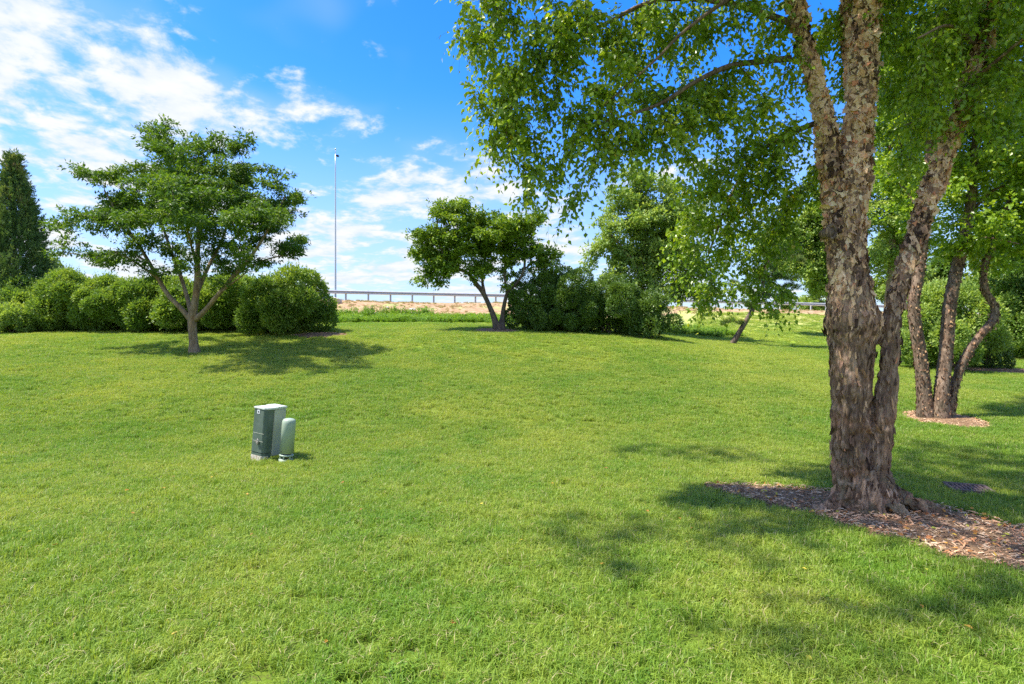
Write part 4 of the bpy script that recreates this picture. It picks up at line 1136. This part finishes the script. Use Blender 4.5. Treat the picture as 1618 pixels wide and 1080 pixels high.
GL = 'shrub row along the left edge of the lawn'
row = [(70, 523, 25.5, 100, 78, 'hedge', 'pale drooping shrub at the left end of the row, beside the conifer'),
       (130, 523, 25.0, 110, 92, 'hedge', 'tall round shrub second from the left end of the row'),
       (192, 523, 24.6, 105, 84, 'hedge', 'yellow green shrub in the row, third from its left end'),
       (250, 523, 24.4, 100, 84, 'hedge', 'shrub in the row just left of the forked pale trunk'),
       (312, 524, 24.2, 105, 80, 'hedge', 'shrub in the row directly behind the forked pale trunk'),
       (372, 525, 24.0, 100, 92, 'hedge', 'shrub in the row just right of the forked pale trunk'),
       (452, 527, 23.0, 138, 97, 'hedge', 'biggest dark green dome shaped shrub closing the row near the mast')]
for i, (X, Yb, D, w, h_, kd, lb) in enumerate(row):
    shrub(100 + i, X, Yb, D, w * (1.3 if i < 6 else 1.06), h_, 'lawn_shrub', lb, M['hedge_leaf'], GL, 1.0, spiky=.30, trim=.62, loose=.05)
GR = 'dark shrubs right of the crab apple'
for i, (X, Yb, D, w, h_, mt, lb, L, sp) in enumerate([
    (850, 524, 24.6, 104, 96, 'dark_leaf', 'very dark glossy shrub beside the crab apple trunks', (.075, .045), .08),
    (905, 527, 24.5, 118, 100, 'dark_leaf', 'dark green clipped shrub in the middle of the dark group', (.075, .045), .09),
    (962, 531, 24.3, 112, 96, 'dark_leaf', 'rounded mid green shrub below the tall light tree', (.08, .045), .10),
    (1028, 534, 24.0, 96, 72, 'dark_leaf', 'low loose shrub whose thin branches spread over the lawn edge', (.08, .045), .45)]):
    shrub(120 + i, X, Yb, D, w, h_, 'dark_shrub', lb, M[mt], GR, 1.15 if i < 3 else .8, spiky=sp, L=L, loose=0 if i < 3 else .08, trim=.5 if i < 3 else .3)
shrub(131, 1500, 584, 19.0, 165, 128, 'pale_shrub', 'large pale leaved bush behind the three birch stems', M['light_leaf'], None, .8, spiky=.3, L=(.10, .055))
shrub(132, 1562, 580, 19.6, 70, 66, 'green_shrub', 'small bluish green bush at the right foot of the large pale bush', M['dark_leaf'], None, 1.0, spiky=.15, L=(.07, .035))
shrub(133, 1632, 562, 24.0, 130, 110, 'open_shrub', 'open bush with many bare lower stems at the right edge of the lawn', M['hedge_leaf'], None, .8, spiky=.3, trim=.6, nstem=22)
shrub(134, 22, 527, 23.5, 74, 44, 'loose_shrub', 'low loose bush in front of the conifers', M['light_leaf'], None, .7, spiky=.4, L=(.1, .05), loose=.05)
shrub(135, 84, 524, 29.0, 46, 118, 'slender_shrub', 'slender wispy sapling poking up between the conifer and the shrub row', M['light_leaf'], None, .5, spiky=.4, L=(.11, .06), loose=.1)

# ------------------------------------------------------------------ conifers
def conifer(seed, X, Yb, D, wpx, hpx, label, group):
    r = np.random.RandomState(seed); x0 = (X - 809) / F * D; z0 = h1(x0, D)
    R0 = wpx / 2 * D / F; Hh = EYE + D * (540 - (Yb - hpx)) / F - z0
    root = thing('conifer', (x0, D, z0), label, 'tree', group)
    K = catmull([[0, 0, -.1, .14], [.03, 0, Hh * .5, .08], [0, 0, Hh * .97, .02]], .4)
    link('trunk', trunk_mesh('trunk', [K], M['bark_dark'], (0, 0, 0), 10), root)
    # many upswept sprays
    ns = 3400; z = r.rand(ns) ** 1.25; prof = np.clip((1 - z) * 1.22, 0, 1) ** .95 * (.62 + .38 * np.clip(z / .12, 0, 1))
    a = r.uniform(0, 6.283, ns)
    lump = fbm(np.stack([np.cos(a) * 1.6, np.sin(a) * 1.6, z * 11], 1), 3, seed)
    rad = R0 * prof * (.45 + 1.05 * lump) * r.uniform(.6, 1.0, ns)
    o = np.stack([np.cos(a), np.sin(a), np.zeros(ns)], 1)
    c = o * rad[:, None] + np.stack([0 * z, 0 * z, z * Hh], 1)
    ax = norm(o * .8 + (0, 0, 1.0) + r.normal(0, .28, (ns, 3)))
    per = 34; tt = r.rand(ns, per)
    ln = r.uniform(.22, .75, ns)
    p = c[:, None] + ax[:, None] * (ln[:, None] * (tt - .3))[..., None] + r.normal(0, .045, (ns, per, 3)) * (1.3 - tt)[..., None]
    d = ax[:, None] * .9 + r.normal(0, .4, (ns, per, 3))
    rn = np.clip(np.repeat(r.rand(ns) * .55 + .22 * (lump - .3), per) + r.rand(ns * per) * .35, 0, .9)
    rn = np.where(np.repeat((z > .72) & (r.rand(ns) < .45), per), .97, rn)
    p = p.reshape(-1, 3)
    link('foliage', leaves('foliage', p, d.reshape(-1, 3), r.normal(size=p.shape), r.uniform(.08, .15, len(p)), .036, 'diamond', rn, [M['conifer_leaf']]), root)


conifer(201, 22, 527, 26.0, 122, 276, 'slim pointed conifer with a brownish tip at the left edge', None)
conifer(202, -40, 528, 27.4, 110, 300, 'second conifer, half cut off by the left picture edge', None)

# ------------------------------------------------------------------ guard rail
def build_rail():
    x_start, x_end = -46.0, 62.0; sp = 1.905
    dirx = np.array([1, _rs, 0]) / math.hypot(1, _rs); nrm_ = np.array([dirx[1], -dirx[0], 0.0])
    L = (x_end - x_start) / dirx[0]; n = int(L / sp)
    p0 = np.array([x_start, float(rail_y(x_start)), 0])
    root = thing('guard_rail', (p0[0], p0[1], h1(p0[0], p0[1])), 'long galvanised guard rail on posts along the top of the bare slope', 'guard rail', rot=(0, 0, 0))
    org = np.array(root.location)
    pts = np.array([p0 + dirx * sp * k for k in range(n)]); pts[:, 2] = H(pts[:, 0], pts[:, 1])
    zs = np.convolve(np.pad(pts[:, 2], 4, 'edge'), np.ones(9) / 9, 'valid')
    # post: I section with a spacer block
    mb = MB(); mb.add(*box(0, 0, .18, .15, .012, 1.45)); mb.add(*box(-.069, 0, .18, .012, .12, 1.45)); mb.add(*box(.069, 0, .18, .012, .12, 1.45))
    post = mb.mesh('post', [M['galv']])
    blk = MB(); blk.add(*box(0, -.10, .70, .14, .12, .34)); block = blk.mesh('spacer_block', [M['galv']])
    ang = math.atan2(dirx[1], dirx[0])
    for k in range(n):
        o = link('post', post, root, tuple(np.array([pts[k, 0], pts[k, 1], zs[k]]) - org)); o.rotation_euler = (0, 0, ang)
        b = link('spacer_block', block, o)
    # W beam profile
    prof = np.array([(0, -.155), (.008, -.15), (.075, -.115), (.083, -.095), (.083, -.065), (.075, -.045), (.0, -.012), (0, .012), (.075, .045), (.083, .065), (.083, .095), (.075, .115), (.008, .15), (0, .155)])
    for k in range(0, n - 2, 2):
        e = min(k + 2, n - 1); mb = MB(); A = []
        for q in (k, (k + e) / 2, e):
            i0 = int(q); f_ = q - i0; i1 = min(i0 + 1, n - 1)
            b = pts[i0] * (1 - f_) + pts[i1] * f_; zz = zs[i0] * (1 - f_) + zs[i1] * f_
            ext = dirx * (.12 if q == e else 0)
            A.append(b + ext + nrm_ * .165 + np.array([0, 0, zz - b[2] + .72]) - org)
        V = []
        for q, a in enumerate(A):
            off = .004 * (k // 2 % 2)
            V += [a + nrm_ * (o + off) + np.array([0, 0, z]) for o, z in prof]
        V2 = [v - nrm_ * .005 for v in V]; m_ = len(prof)
        F4 = [(i * m_ + j, i * m_ + j + 1, (i + 1) * m_ + j + 1, (i + 1) * m_ + j) for i in range(2) for j in range(m_ - 1)]
        N0 = len(V); F5 = [(N0 + a_, N0 + d_, N0 + c_, N0 + b_) for a_, b_, c_, d_ in F4]
        mb.add(np.array(V + V2), [np.array(F4 + F5)])
        link('rail_beam', mb.mesh('rail_beam', [M['galv']]), root)


build_rail()

# ------------------------------------------------------------------ lighting mast and small white post by the road
xm = (530 - 809) / F * 56; zm = h1(xm, 56.0)
mast = thing('light_mast', (xm, 56.0, zm), 'very tall thin grey lighting mast behind the guard rail', 'mast')
topz = EYE + 56 * (540 - 243) / F - zm
K = np.array([[0, 0, z, .10 - .055 * z / topz] for z in np.linspace(-.2, topz, 12)])
mb = MB(); mb.add(*tube(K[:, :3], K[:, 3], 14)); link('pole', mb.mesh('pole', [M['galv']], True), mast)
mb = MB(); mb.add(*tube([[0, 0, topz - .02], [0, 0, topz + .45]], [.035, .03], 8)); mb.add(*tube([[0, 0, topz + .42], [0, 0, topz + .56]], [.07, .05], 8)); link('lightning_rod', mb.mesh('lightning_rod', [M['galv']], True), mast)
mb = MB(); mb.add(*tube([[0, 0, .05], [.05, 0, .08], [.2, 0, .05]], [.03, .03, .03], 8)); b_ = link('arm', mb.mesh('arm', [M['galv']], True), mast, (0, 0, topz - .2))
bevelled('lamp_head', [box(.17, 0, 0, .24, .30, .16)], [M['black']], mast, .03, loc=(0.04, 0, topz - .18))
mb = MB(); mb.add(*tube([[0, 0, -.1], [0, 0, .04], [0, 0, .05], [0, 0, .30]], [.26, .26, .17, .15], 14)); link('base', mb.mesh('base', [M['galv']], True), mast)

xw = (1203 - 809) / F * 62; zw = h1(xw, 62.0)
wp = thing('marker_post', (xw, 62.0, zw), 'slim white post with a short bracket standing behind the guard rail near the pine', 'post')
mb = MB(); mb.add(*tube([[0, 0, -.2], [0, 0, 1.6], [0, 0, 3.0]], [.06, .06, .055], 10)); link('pole', mb.mesh('pole', [M['white_sticker']], True), wp)
bevelled('bracket', [box(.14, 0, 2.3, .34, .09, .12)], [M['white_sticker']], wp, .02)

# ------------------------------------------------------------------ broken concrete and stones at the foot of the slope
def slab(X0, X1, Y, D, th, label, seed):
    r = np.random.RandomState(seed); xa = (X0 - 809) / F * D; xb = (X1 - 809) / F * D; n = 6; L = xb - xa
    V = []
    for i in range(n + 1):
        x = xa + L * i / n
        for dy_, dz_ in ((0, -.2), (0, th), (.5, th), (.5, -.2)):
            V.append((x + r.normal(0, .03), D + dy_ + r.normal(0, .03), dz_ + r.normal(0, .015)))
    V = np.array(V); ctr = V.mean(0) * (1, 1, 0); z0 = h1(ctr[0], ctr[1])
    Q = [(i * 4 + j, i * 4 + (j + 1) % 4, (i + 1) * 4 + (j + 1) % 4, (i + 1) * 4 + j) for i in range(n) for j in range(4)] + [(3, 2, 1, 0), tuple(n * 4 + k for k in range(4))]
    V = V - ctr
    V[:, 2] += H(V[:, 0] + ctr[0], V[:, 1] + ctr[1]) - z0
    o = link('concrete_slab', mesh_np('concrete_slab', V, [np.array(Q)], None, [M['concrete']]), None, (ctr[0], ctr[1], z0), label=label, category='slab', group='concrete slabs lying across the slope foot')


slab(552, 606, 489, 36.4, .22, 'long weathered concrete slab half buried behind the weeds near the mast', 1)
slab(612, 634, 489, 36.6, .16, 'short middle piece of concrete slab behind the weeds', 2)
slab(640, 658, 489, 36.6, .26, 'short broken concrete slab at the end of the weed strip', 3)


def stone(X, Y, D, sz, label, seed):
    r = np.random.RandomState(seed); x = (X - 809) / F * D
    import bmesh
    bm = bmesh.new(); bmesh.ops.create_icosphere(bm, subdivisions=2, radius=1.0)
    for v in bm.verts:
        v.co *= 1 + .35 * (float(vnoise(np.array([v.co[:]]) * 1.5 + seed, seed)[0]) - .5) * 2
        v.co.x *= sz; v.co.y *= sz * .8; v.co.z *= sz * .55
    me = bpy.data.meshes.new('stone'); bm.to_mesh(me); bm.free(); me.materials.append(M['stone'])
    link('stone', me, None, (x, D, h1(x, D) + sz * .25), label=label, category='stone', group='pale stones on the bare slope')


stone(652, 482, 42, .26, 'largest pale stone on the bare slope', 3)
stone(670, 483, 41, .20, 'middle sized pale stone on the bare slope', 4)
stone(612, 480, 43, .16, 'small white stone on the upper bare slope', 5)
stone(528, 474, 46, .55, 'pale boulder heap at the foot of the mast', 6)

# ------------------------------------------------------------------ telecom cabinet and canister
PX0, PY0 = (418 - 809) / F * 7.72, 7.72
zc = h1(PX0, PY0) + .02
cab = thing('utility_cabinet', (PX0, PY0, zc), 'dark green metal utility cabinet with a faded lid and the number 4', 'utility cabinet', rot=(math.radians(-1.5), math.radians(4.6), math.radians(-27)))
# local axes: front faces -Y
w_, d_, h_ = .315, .20, .70
hexa = [(-w_ / 2, -d_ * .5), (w_ / 2 - .05, -d_ * .5), (w_ / 2, -d_ * .5 + .05), (w_ / 2, .0), (-w_ / 2, .0)]
def prism(pts, z0, z1, sh=1.0):
    n = len(pts); V = [(x, y, z0) for x, y in pts] + [(x, y, z1) for x, y in pts]
    mb_ = [np.array([[i, (i + 1) % n, n + (i + 1) % n, n + i] for i in range(n)])]
    return np.array(V), mb_ + [np.array([list(range(n))[::-1]]), np.array([[n + i for i in range(n)]])]
cw, cd, chh = .23, .26, .70
bevelled('front_cover', [prism([(-cw / 2, -.13), (cw / 2 - .035, -.13), (cw / 2, -.095), (cw / 2, .0), (-cw / 2, .0)], .10, chh - .018)], [M['ped_green']], cab, .006)
bevelled('lower_cover', [prism([(-cw / 2, -.128), (cw / 2 - .036, -.128), (cw / 2 - .002, -.094), (cw / 2 - .002, .0), (-cw / 2 + .001, .0)], -.05, .095)], [M['ped_green']], cab, .004)
bevelled('base_skirt', [prism([(-cw / 2 - .002, -.131), (cw / 2 - .035, -.131), (cw / 2 + .001, -.095), (cw / 2 + .001, -.04), (-cw / 2 - .002, -.04)], -.06, .065)], [M['peeled_base']], cab, .004)
bevelled('back_cover', [prism([(-cw / 2 - .004, .006), (cw / 2 + .004, .006), (cw / 2 + .004, .20), (-cw / 2 - .004, .20)], .05, chh - .018)], [M['ped_side']], cab, .006)
bevelled('lid', [prism([(-cw / 2 - .008, -.138), (cw / 2 - .03, -.138), (cw / 2 + .008, -.10), (cw / 2 + .008, .052), (-cw / 2 - .008, .052)], chh - .018, chh + .008)], [M['ped_top']], cab, .006)
bevelled('back_lid', [prism([(-cw / 2 - .01, .056), (cw / 2 + .01, .056), (cw / 2 + .01, .212), (-cw / 2 - .01, .212)], chh - .014, chh + .016)], [M['ped_top']], cab, .006)
bevelled('seam', [box(0, -.1305, .36, cw - .03, .002, .006), box(0, -.1305, .255, cw - .03, .002, .005)], [M['ped_side']], cab, 0)
bevelled('hasp', [box(.005, -.136, .245, .028, .014, .022), box(-.03, -.134, .247, .07, .006, .008)], [M['lock_metal']], cab, .003)
mb = MB(); a = np.linspace(0, math.pi, 9); mb.add(*tube(np.stack([.018 * np.cos(a) + .012, np.full(9, -.148), .262 + .018 * np.sin(a) * 1.2], 1), np.full(9, .0045), 8))
lock = link('padlock_shackle', mb.mesh('padlock_shackle', [M['lock_metal']], True), cab)
bevelled('padlock', [box(.012, -.149, .243, .044, .018, .036), box(.012, -.149, .217, .016, .012, .02)], [M['lock_metal']], cab, .004)
st = bevelled('number_sticker', [box(-.025, -.1325, .645, .046, .003, .050)], [M['white_sticker']], cab, 0)
bevelled('digit_four', [box(-.0185, -.135, .645, .006, .002, .034), box(-.026, -.135, .639, .026, .002, .006), (np.array([(-.039, -.136, .637), (-.033, -.136, .637), (-.018, -.136, .662), (-.024, -.136, .662), (-.039, -.134, .637), (-.033, -.134, .637), (-.018, -.134, .662), (-.024, -.134, .662)]), [np.array([[0, 1, 2, 3], [7, 6, 5, 4], [0, 4, 5, 1], [1, 5, 6, 2], [2, 6, 7, 3], [3, 7, 4, 0]])])], [M['black']], st, 0)

DX, DY = (452 - 809) / F * 7.62, 7.62
can = thing('utility_canister', (DX, DY, h1(DX, DY) + .02), 'pale green round capped utility canister standing beside the dark cabinet', 'utility canister', rot=(0, math.radians(4.5), 0))


def lathe(prof, n=36):
    prof = np.array(prof); m_ = len(prof); a = np.arange(n) * 2 * math.pi / n
    V = np.stack([prof[:, None, 0] * np.cos(a), prof[:, None, 0] * np.sin(a), np.repeat(prof[:, 1:2], n, 1)], -1).reshape(-1, 3)
    i, j = np.meshgrid(np.arange(m_ - 1), np.arange(n), indexing='ij'); j2 = (j + 1) % n
    return V, [np.stack([i * n + j, i * n + j2, (i + 1) * n + j2, (i + 1) * n + j], -1).reshape(-1, 4)]


R = .088
mb = MB(); mb.add(*lathe([(0, .0), (R - .012, .0), (R, .09), (R + .001, .10), (R + .001, .50), (R - .003, .535), (R - .018, .556), (R - .05, .566), (.0, .57)]))
# dome starts above the vents
V_, p_ = lathe([(R - .016, .10), (R, .10), (R, .50), (R - .004, .532), (R - .018, .552), (R - .05, .562), (.0005, .566)])
mb = MB(); mb.add(V_, p_); link('dome', mb.mesh('dome', [M['ped_dome']], True), can)
mb = MB(); mb.add(*lathe([(.0005, -.05), (R - .035, -.05), (R - .035, .10)])); link('core', mb.mesh('core', [M['black']], True), can)
mb = MB(); mb.add(*lathe([(R - .03, .066), (R + .004, .060), (R + .004, .078), (R - .03, .086)])); link('collar', mb.mesh('collar', [M['ped_dome']], True), can)
mb = MB(); mb.add(*lathe([(R - .03, -.04), (R + .006, -.04), (R + .006, .018), (R - .03, .026)])); link('foot_ring', mb.mesh('foot_ring', [M['ped_dome']], True), can)
for k in range(6):
    a = math.radians(-95 + 60 * k); mb = MB(); mb.add(*tube([[R * .86 * math.cos(a), R * .86 * math.sin(a), .01], [R * .86 * math.cos(a), R * .86 * math.sin(a), .075]], [.011, .011], 8))
    link('vent_bar', mb.mesh('vent_bar', [M['ped_dome']], True), can)
mb = MB(); a = math.radians(-118); mb.add(*tube([[R * .98 * math.cos(a), R * .98 * math.sin(a), .125], [(R + .003) * math.cos(a), (R + .003) * math.sin(a), .125]], [.007, .007], 10)); link('bolt_hole', mb.mesh('bolt_hole', [M['black']], True), can)
mb = MB(); a = math.radians(-60); mb.add(*tube([[R * .98 * math.cos(a), R * .98 * math.sin(a), .515], [(R + .003) * math.cos(a), (R + .003) * math.sin(a), .515]], [.004, .004], 10)); link('rivet', mb.mesh('rivet', [M['black']], True), can)

# ------------------------------------------------------------------ drain cover
gx0, gy0 = gpt(1531, 775)
gr = thing('drain_cover', (gx0, gy0, h1(gx0, gy0) + .035), 'weathered brown iron drain cover sunk in the lawn behind the big birch', 'drain cover', rot=(math.radians(3), math.radians(1), math.radians(-19)))
Wg, Dg = .40, .30; fr = []
fr.append(box(0, -Dg / 2 + .02, 0, Wg, .04, .03)); fr.append(box(0, Dg / 2 - .02, 0, Wg, .04, .03)); fr.append(box(-Wg / 2 + .02, 0, 0, .04, Dg - .08, .03)); fr.append(box(Wg / 2 - .02, 0, 0, .04, Dg - .08, .03))
bevelled('frame', fr, [M['rust_iron']], gr, .003)
for k in range(7):
    bevelled('bar', [box(-Wg / 2 + .075 + k * .0415, 0, .002, .022, Dg - .08, .022)], [M['rust_iron']], gr, .002)
bevelled('cross_bar', [box(0, 0, -.004, Wg - .082, .03, .022)], [M['rust_iron']], gr, .002)
bevelled('pit', [box(0, 0, -.06, Wg - .02, Dg - .02, .06)], [M['black']], gr, 0)

# ------------------------------------------------------------------ lawn grass
pool = bpy.data.collections.new('grass_tufts')


def tuft(name, seed, nbl, rad, h0, h1_, wd, mat, lean=.5, pool_=pool):
    r = np.random.RandomState(seed); a = r.uniform(0, 6.283, nbl); q = np.sqrt(r.rand(nbl)) * rad
    b = np.stack([q * np.cos(a), q * np.sin(a), np.full(nbl, -.006)], 1)
    hh = r.uniform(h0, h1_, nbl) * (1 + (r.rand(nbl) < .05) * .35); az = r.uniform(0, 6.283, nbl); ln = r.gamma(2, lean / 2, nbl)
    o = np.stack([np.cos(az), np.sin(az), 0 * az], 1); sd = np.stack([-np.sin(az + r.normal(0, .5, nbl)), np.cos(az), 0 * az], 1)
    w = wd * r.uniform(.7, 1.3, nbl)
    t1, t2 = .5, 1.0
    m1 = b + o * (ln * hh * .28)[:, None] + np.array([0, 0, 1.0]) * (hh * .55)[:, None]
    m2 = b + o * (ln * hh * .95)[:, None] + np.array([0, 0, 1.0]) * (hh * np.clip(1.0 - .35 * ln, .25, 1))[:, None]
    V = np.stack([b - sd * w[:, None] * .5, b + sd * w[:, None] * .5, m1 - sd * w[:, None] * .45, m1 + sd * w[:, None] * .45, m2], 1).reshape(-1, 3)
    k = (np.arange(nbl) * 5)[:, None]
    me = mesh_np(name, V, [k + np.array([[0, 1, 3, 2]]), k + np.array([[2, 3, 4]])], {'rnd': np.repeat(r.rand(nbl), 5)}, [mat])
    ob = bpy.data.objects.new(name, me); pool_.objects.link(ob)


def instancer(name, pts, rot, scl, idx, coll, **props):
    me = bpy.data.meshes.new(name); me.vertices.add(len(pts)); me.vertices.foreach_set('co', pts.astype(np.float32).ravel())
    for nm, tp, val, fld in (('rot', 'FLOAT_VECTOR', rot, 'vector'), ('scl', 'FLOAT_VECTOR', scl, 'vector'), ('idx', 'INT', idx, 'value')):
        at = me.attributes.new(nm, tp, 'POINT'); at.data.foreach_set(fld, val.astype(np.int32 if tp == 'INT' else np.float32).ravel())
    o = link(name, me, **props)
    g = bpy.data.node_groups.new(name + '_nodes', 'GeometryNodeTree')
    g.interface.new_socket('Geometry', in_out='INPUT', socket_type='NodeSocketGeometry'); g.interface.new_socket('Geometry', in_out='OUTPUT', socket_type='NodeSocketGeometry')
    t = NT(g); gi = t.node('NodeGroupInput'); go = t.node('NodeGroupOutput')
    ci = t.node('GeometryNodeCollectionInfo'); ci.inputs['Collection'].default_value = coll; ci.inputs['Separate Children'].default_value = True; ci.inputs['Reset Children'].default_value = True
    def na(nm, ty):
        q = t.node('GeometryNodeInputNamedAttribute', data_type=ty); q.inputs['Name'].default_value = nm
        return [s_ for s_ in q.outputs if s_.enabled and s_.name == 'Attribute'][0]
    ip = t.node('GeometryNodeInstanceOnPoints'); ip.inputs['Pick Instance'].default_value = True
    t.l.new(gi.outputs[0], ip.inputs['Points']); t.l.new(ci.outputs[0], ip.inputs['Instance'])
    t.l.new(na('idx', 'INT'), ip.inputs['Instance Index']); t.l.new(na('rot', 'FLOAT_VECTOR'), ip.inputs['Rotation']); t.l.new(na('scl', 'FLOAT_VECTOR'), ip.inputs['Scale'])
    t.l.new(ip.outputs[0], go.inputs[0])
    md = o.modifiers.new('tufts', 'NODES'); md.node_group = g
    return o


for k in range(6):
    tuft('tuft_%d' % k, 300 + k, 66, .080, .040, .080, .0044, M['grass'], .80)
r = np.random.RandomState(500)
zones = [(1.2, 5.5, 260, 1.0), (5.5, 10, 210, 1.0), (10, 17, 125, 1.15), (17, 28, 70, 1.4), (28, 50, 22, 2.0)]
AX = []; AY = []; AS = []
for y0, y1, dn_, sc_ in zones:
    w0, w1 = 1.0 * y0 + 1.2, 1.0 * y1 + 1.2
    area = (w0 + w1) * (y1 - y0); n = int(area * dn_)
    y = y0 + (y1 - y0) * r.rand(n); x = r.uniform(-1, 1, n) * w1
    ok = np.abs(x) < y * 1.0 + 1.2; AX.append(x[ok]); AY.append(y[ok]); AS.append(np.full(ok.sum(), sc_))
x = np.concatenate(AX); y = np.concatenate(AY); s_ = np.concatenate(AS)
ok = np.ones(len(x), bool)
for b in beds:
    ins = in_poly(x, y, b); ok &= ~ins
ok &= ~((np.abs(x - gx0) < .20) & (np.abs(y - gy0) < .15))
lc = math.radians(-27)
u_ = (x - PX0) * math.cos(-lc) - (y - PY0) * math.sin(-lc); v_ = (x - PX0) * math.sin(-lc) + (y - PY0) * math.cos(-lc)
ok &= ~((np.abs(u_) < .17) & (v_ > -.22) & (v_ < .25)); ok &= np.hypot(x - DX, y - DY) > .14
ok &= ~((y > 29) & (x < 9.0 + (y - 29) * .35)) & (y < np.interp(x, [8, 14, 20, 60], [38, 45.5, 48.5, 50.5]))
x, y, s_ = x[ok], y[ok], s_[ok]; z = H(x, y)
n = len(x)
near_cab = np.hypot(x - PX0 - .04, y - PY0) < .36
z = z + .008
rot = np.stack([r.normal(0, .07, n), r.normal(0, .07, n), r.uniform(0, 6.283, n)], 1)
hs = s_ ** .3 * r.uniform(.85, 1.15, n) * (.85 + .3 * fbm2(x, y, 1.7, 3, 72))
hs = hs * np.where(near_cab, 1.15, 1.0)
scl = np.stack([s_, s_, hs], 1)
instancer('lawn_grass', np.stack([x, y, z], 1), rot, scl, r.randint(0, 6, n), pool, kind='stuff', label='bright green mown lawn grass covering the gentle rise', category='grass')
print('tufts', n)

# weeds along the crest and dry tufts on the slope
wpool = bpy.data.collections.new('weed_pool')
for k in range(4):
    r2 = np.random.RandomState(600 + k); nst = 14; cen = []; dd = []
    for q in range(nst):
        a = r2.uniform(0, 6.28); hh = r2.uniform(.15, .5); o = np.array([math.cos(a), math.sin(a), 0]) * r2.uniform(0, .25)
        for w in range(14):
            f_ = (w + 1) / 14; cen.append(o * (1 + f_ * .6) + (0, 0, hh * f_)); v = r2.normal(size=3); v[2] = abs(v[2]) * .4; dd.append(v)
    cen = np.array(cen); dd = np.array(dd)
    me = leaves('weed_%d' % k, cen, dd, r2.normal(0, .4, cen.shape) + (0, 0, 1), r2.uniform(.06, .13, len(cen)), .045, 'diamond', r2.rand(len(cen)), [M['weed_leaf']])
    wpool.objects.link(bpy.data.objects.new('weed_%d' % k, me))
dpool = bpy.data.collections.new('dry_pool')
for k in range(4):
    tuft('dry_tuft_%d' % k, 640 + k, 46, .16, .10, .26, .012, M['dry_grass'], .9, dpool)
n = 5200; x = r.uniform(-26, 12.5, n); y = r.uniform(28.2, 36.8, n)
edge = 28.6 + 2.2 * fbm2(x, y, .35, 3, 81); top = np.interp(x, [-26, 5, 13], [36.9, 36.2, 34]) - 1.0 + 1.4 * fbm2(x, y, .5, 3, 83)
ok = (y > edge) & (y < top) & (fbm2(x, y, .6, 3, 82) > .36); x, y = x[ok], y[ok]; n = len(x)
tall = np.exp(-((y - 35.6) / .8) ** 2) * (x < -5)
sc3 = r.uniform(.5, 1.0, n)[:, None] * np.stack([np.full(n, 1.1), np.full(n, 1.1), .75 + .9 * tall], 1)
instancer('weeds', np.stack([x, y, H(x, y) - .02], 1), np.stack([r.normal(0, .1, n), r.normal(0, .1, n), r.uniform(0, 6.28, n)], 1), sc3, r.randint(0, 4, n), wpool, kind='stuff', label='low bright green weeds growing between the lawn and the bare slope', category='weeds')
nw = 260; xw_ = r.uniform(-9, 9, nw); yw_ = 2.6 + 9 * r.rand(nw) ** 1.4; okw = (np.abs(xw_) < yw_ + .5) & (fbm2(xw_, yw_, .5, 2, 95) > .5)
for b in beds: okw &= ~in_poly(xw_, yw_, b)
xw_, yw_ = xw_[okw], yw_[okw]; nw = len(xw_)
instancer('clover', np.stack([xw_, yw_, H(xw_, yw_) - .01], 1), np.stack([0 * xw_, 0 * xw_, r.uniform(0, 6.28, nw)], 1), r.uniform(.16, .30, (nw, 1)) * np.array([[1, 1, .5]]), r.randint(0, 4, nw), wpool, kind='stuff', label='small broad leaved weeds dotted about in the lawn grass', category='weeds')
n = 9000; x = r.uniform(-30, 50, n); y = r.uniform(34, 62, n)
ok = (y < rail_y(x) + .6) & (y > np.interp(x, [-40, 8, 14, 20, 60], [36, 37.5, 45, 47.5, 49.5])) & (fbm2(x, y, .45, 4, 91) > .50); x, y = x[ok], y[ok]; n = len(x)
instancer('dry_grass', np.stack([x, y, H(x, y) - .02], 1), np.stack([r.normal(0, .1, n), r.normal(0, .1, n), r.uniform(0, 6.28, n)], 1), r.uniform(.4, 1.0, (n, 1)) * np.ones((1, 3)), r.randint(0, 4, n), dpool, kind='stuff', label='thin dry grass tufts scattered over the tan slope', category='dry grass')

# fallen leaves on the mulch and in the grass
n = 520; x = r.uniform(2.0, 5.4, n); y = r.uniform(3.4, 6.3, n); ok = in_poly(x, y, bed_poly); xa, ya = x[ok], y[ok]
x2 = r.uniform(-4.5, 4.5, 60); y2 = r.uniform(2.8, 8, 60)
x = np.concatenate([xa, x2]); y = np.concatenate([ya, y2]); n = len(x)
zf = H(x, y) + np.concatenate([np.full(len(xa), .065), np.full(60, .045)])
cen = np.stack([x, y, zf], 1)
link('fallen_leaves', leaves('fallen_leaves', cen, r.normal(size=(n, 3)) * (1, 1, .25), r.normal(0, .35, (n, 3)) + (0, 0, 1), r.uniform(.028, .05, n), r.uniform(.02, .034, n), 'ovate', r.rand(n), [M['dead_leaf']]), kind='stuff', label='small orange and yellow fallen leaves lying on mulch and grass', category='fallen leaves')
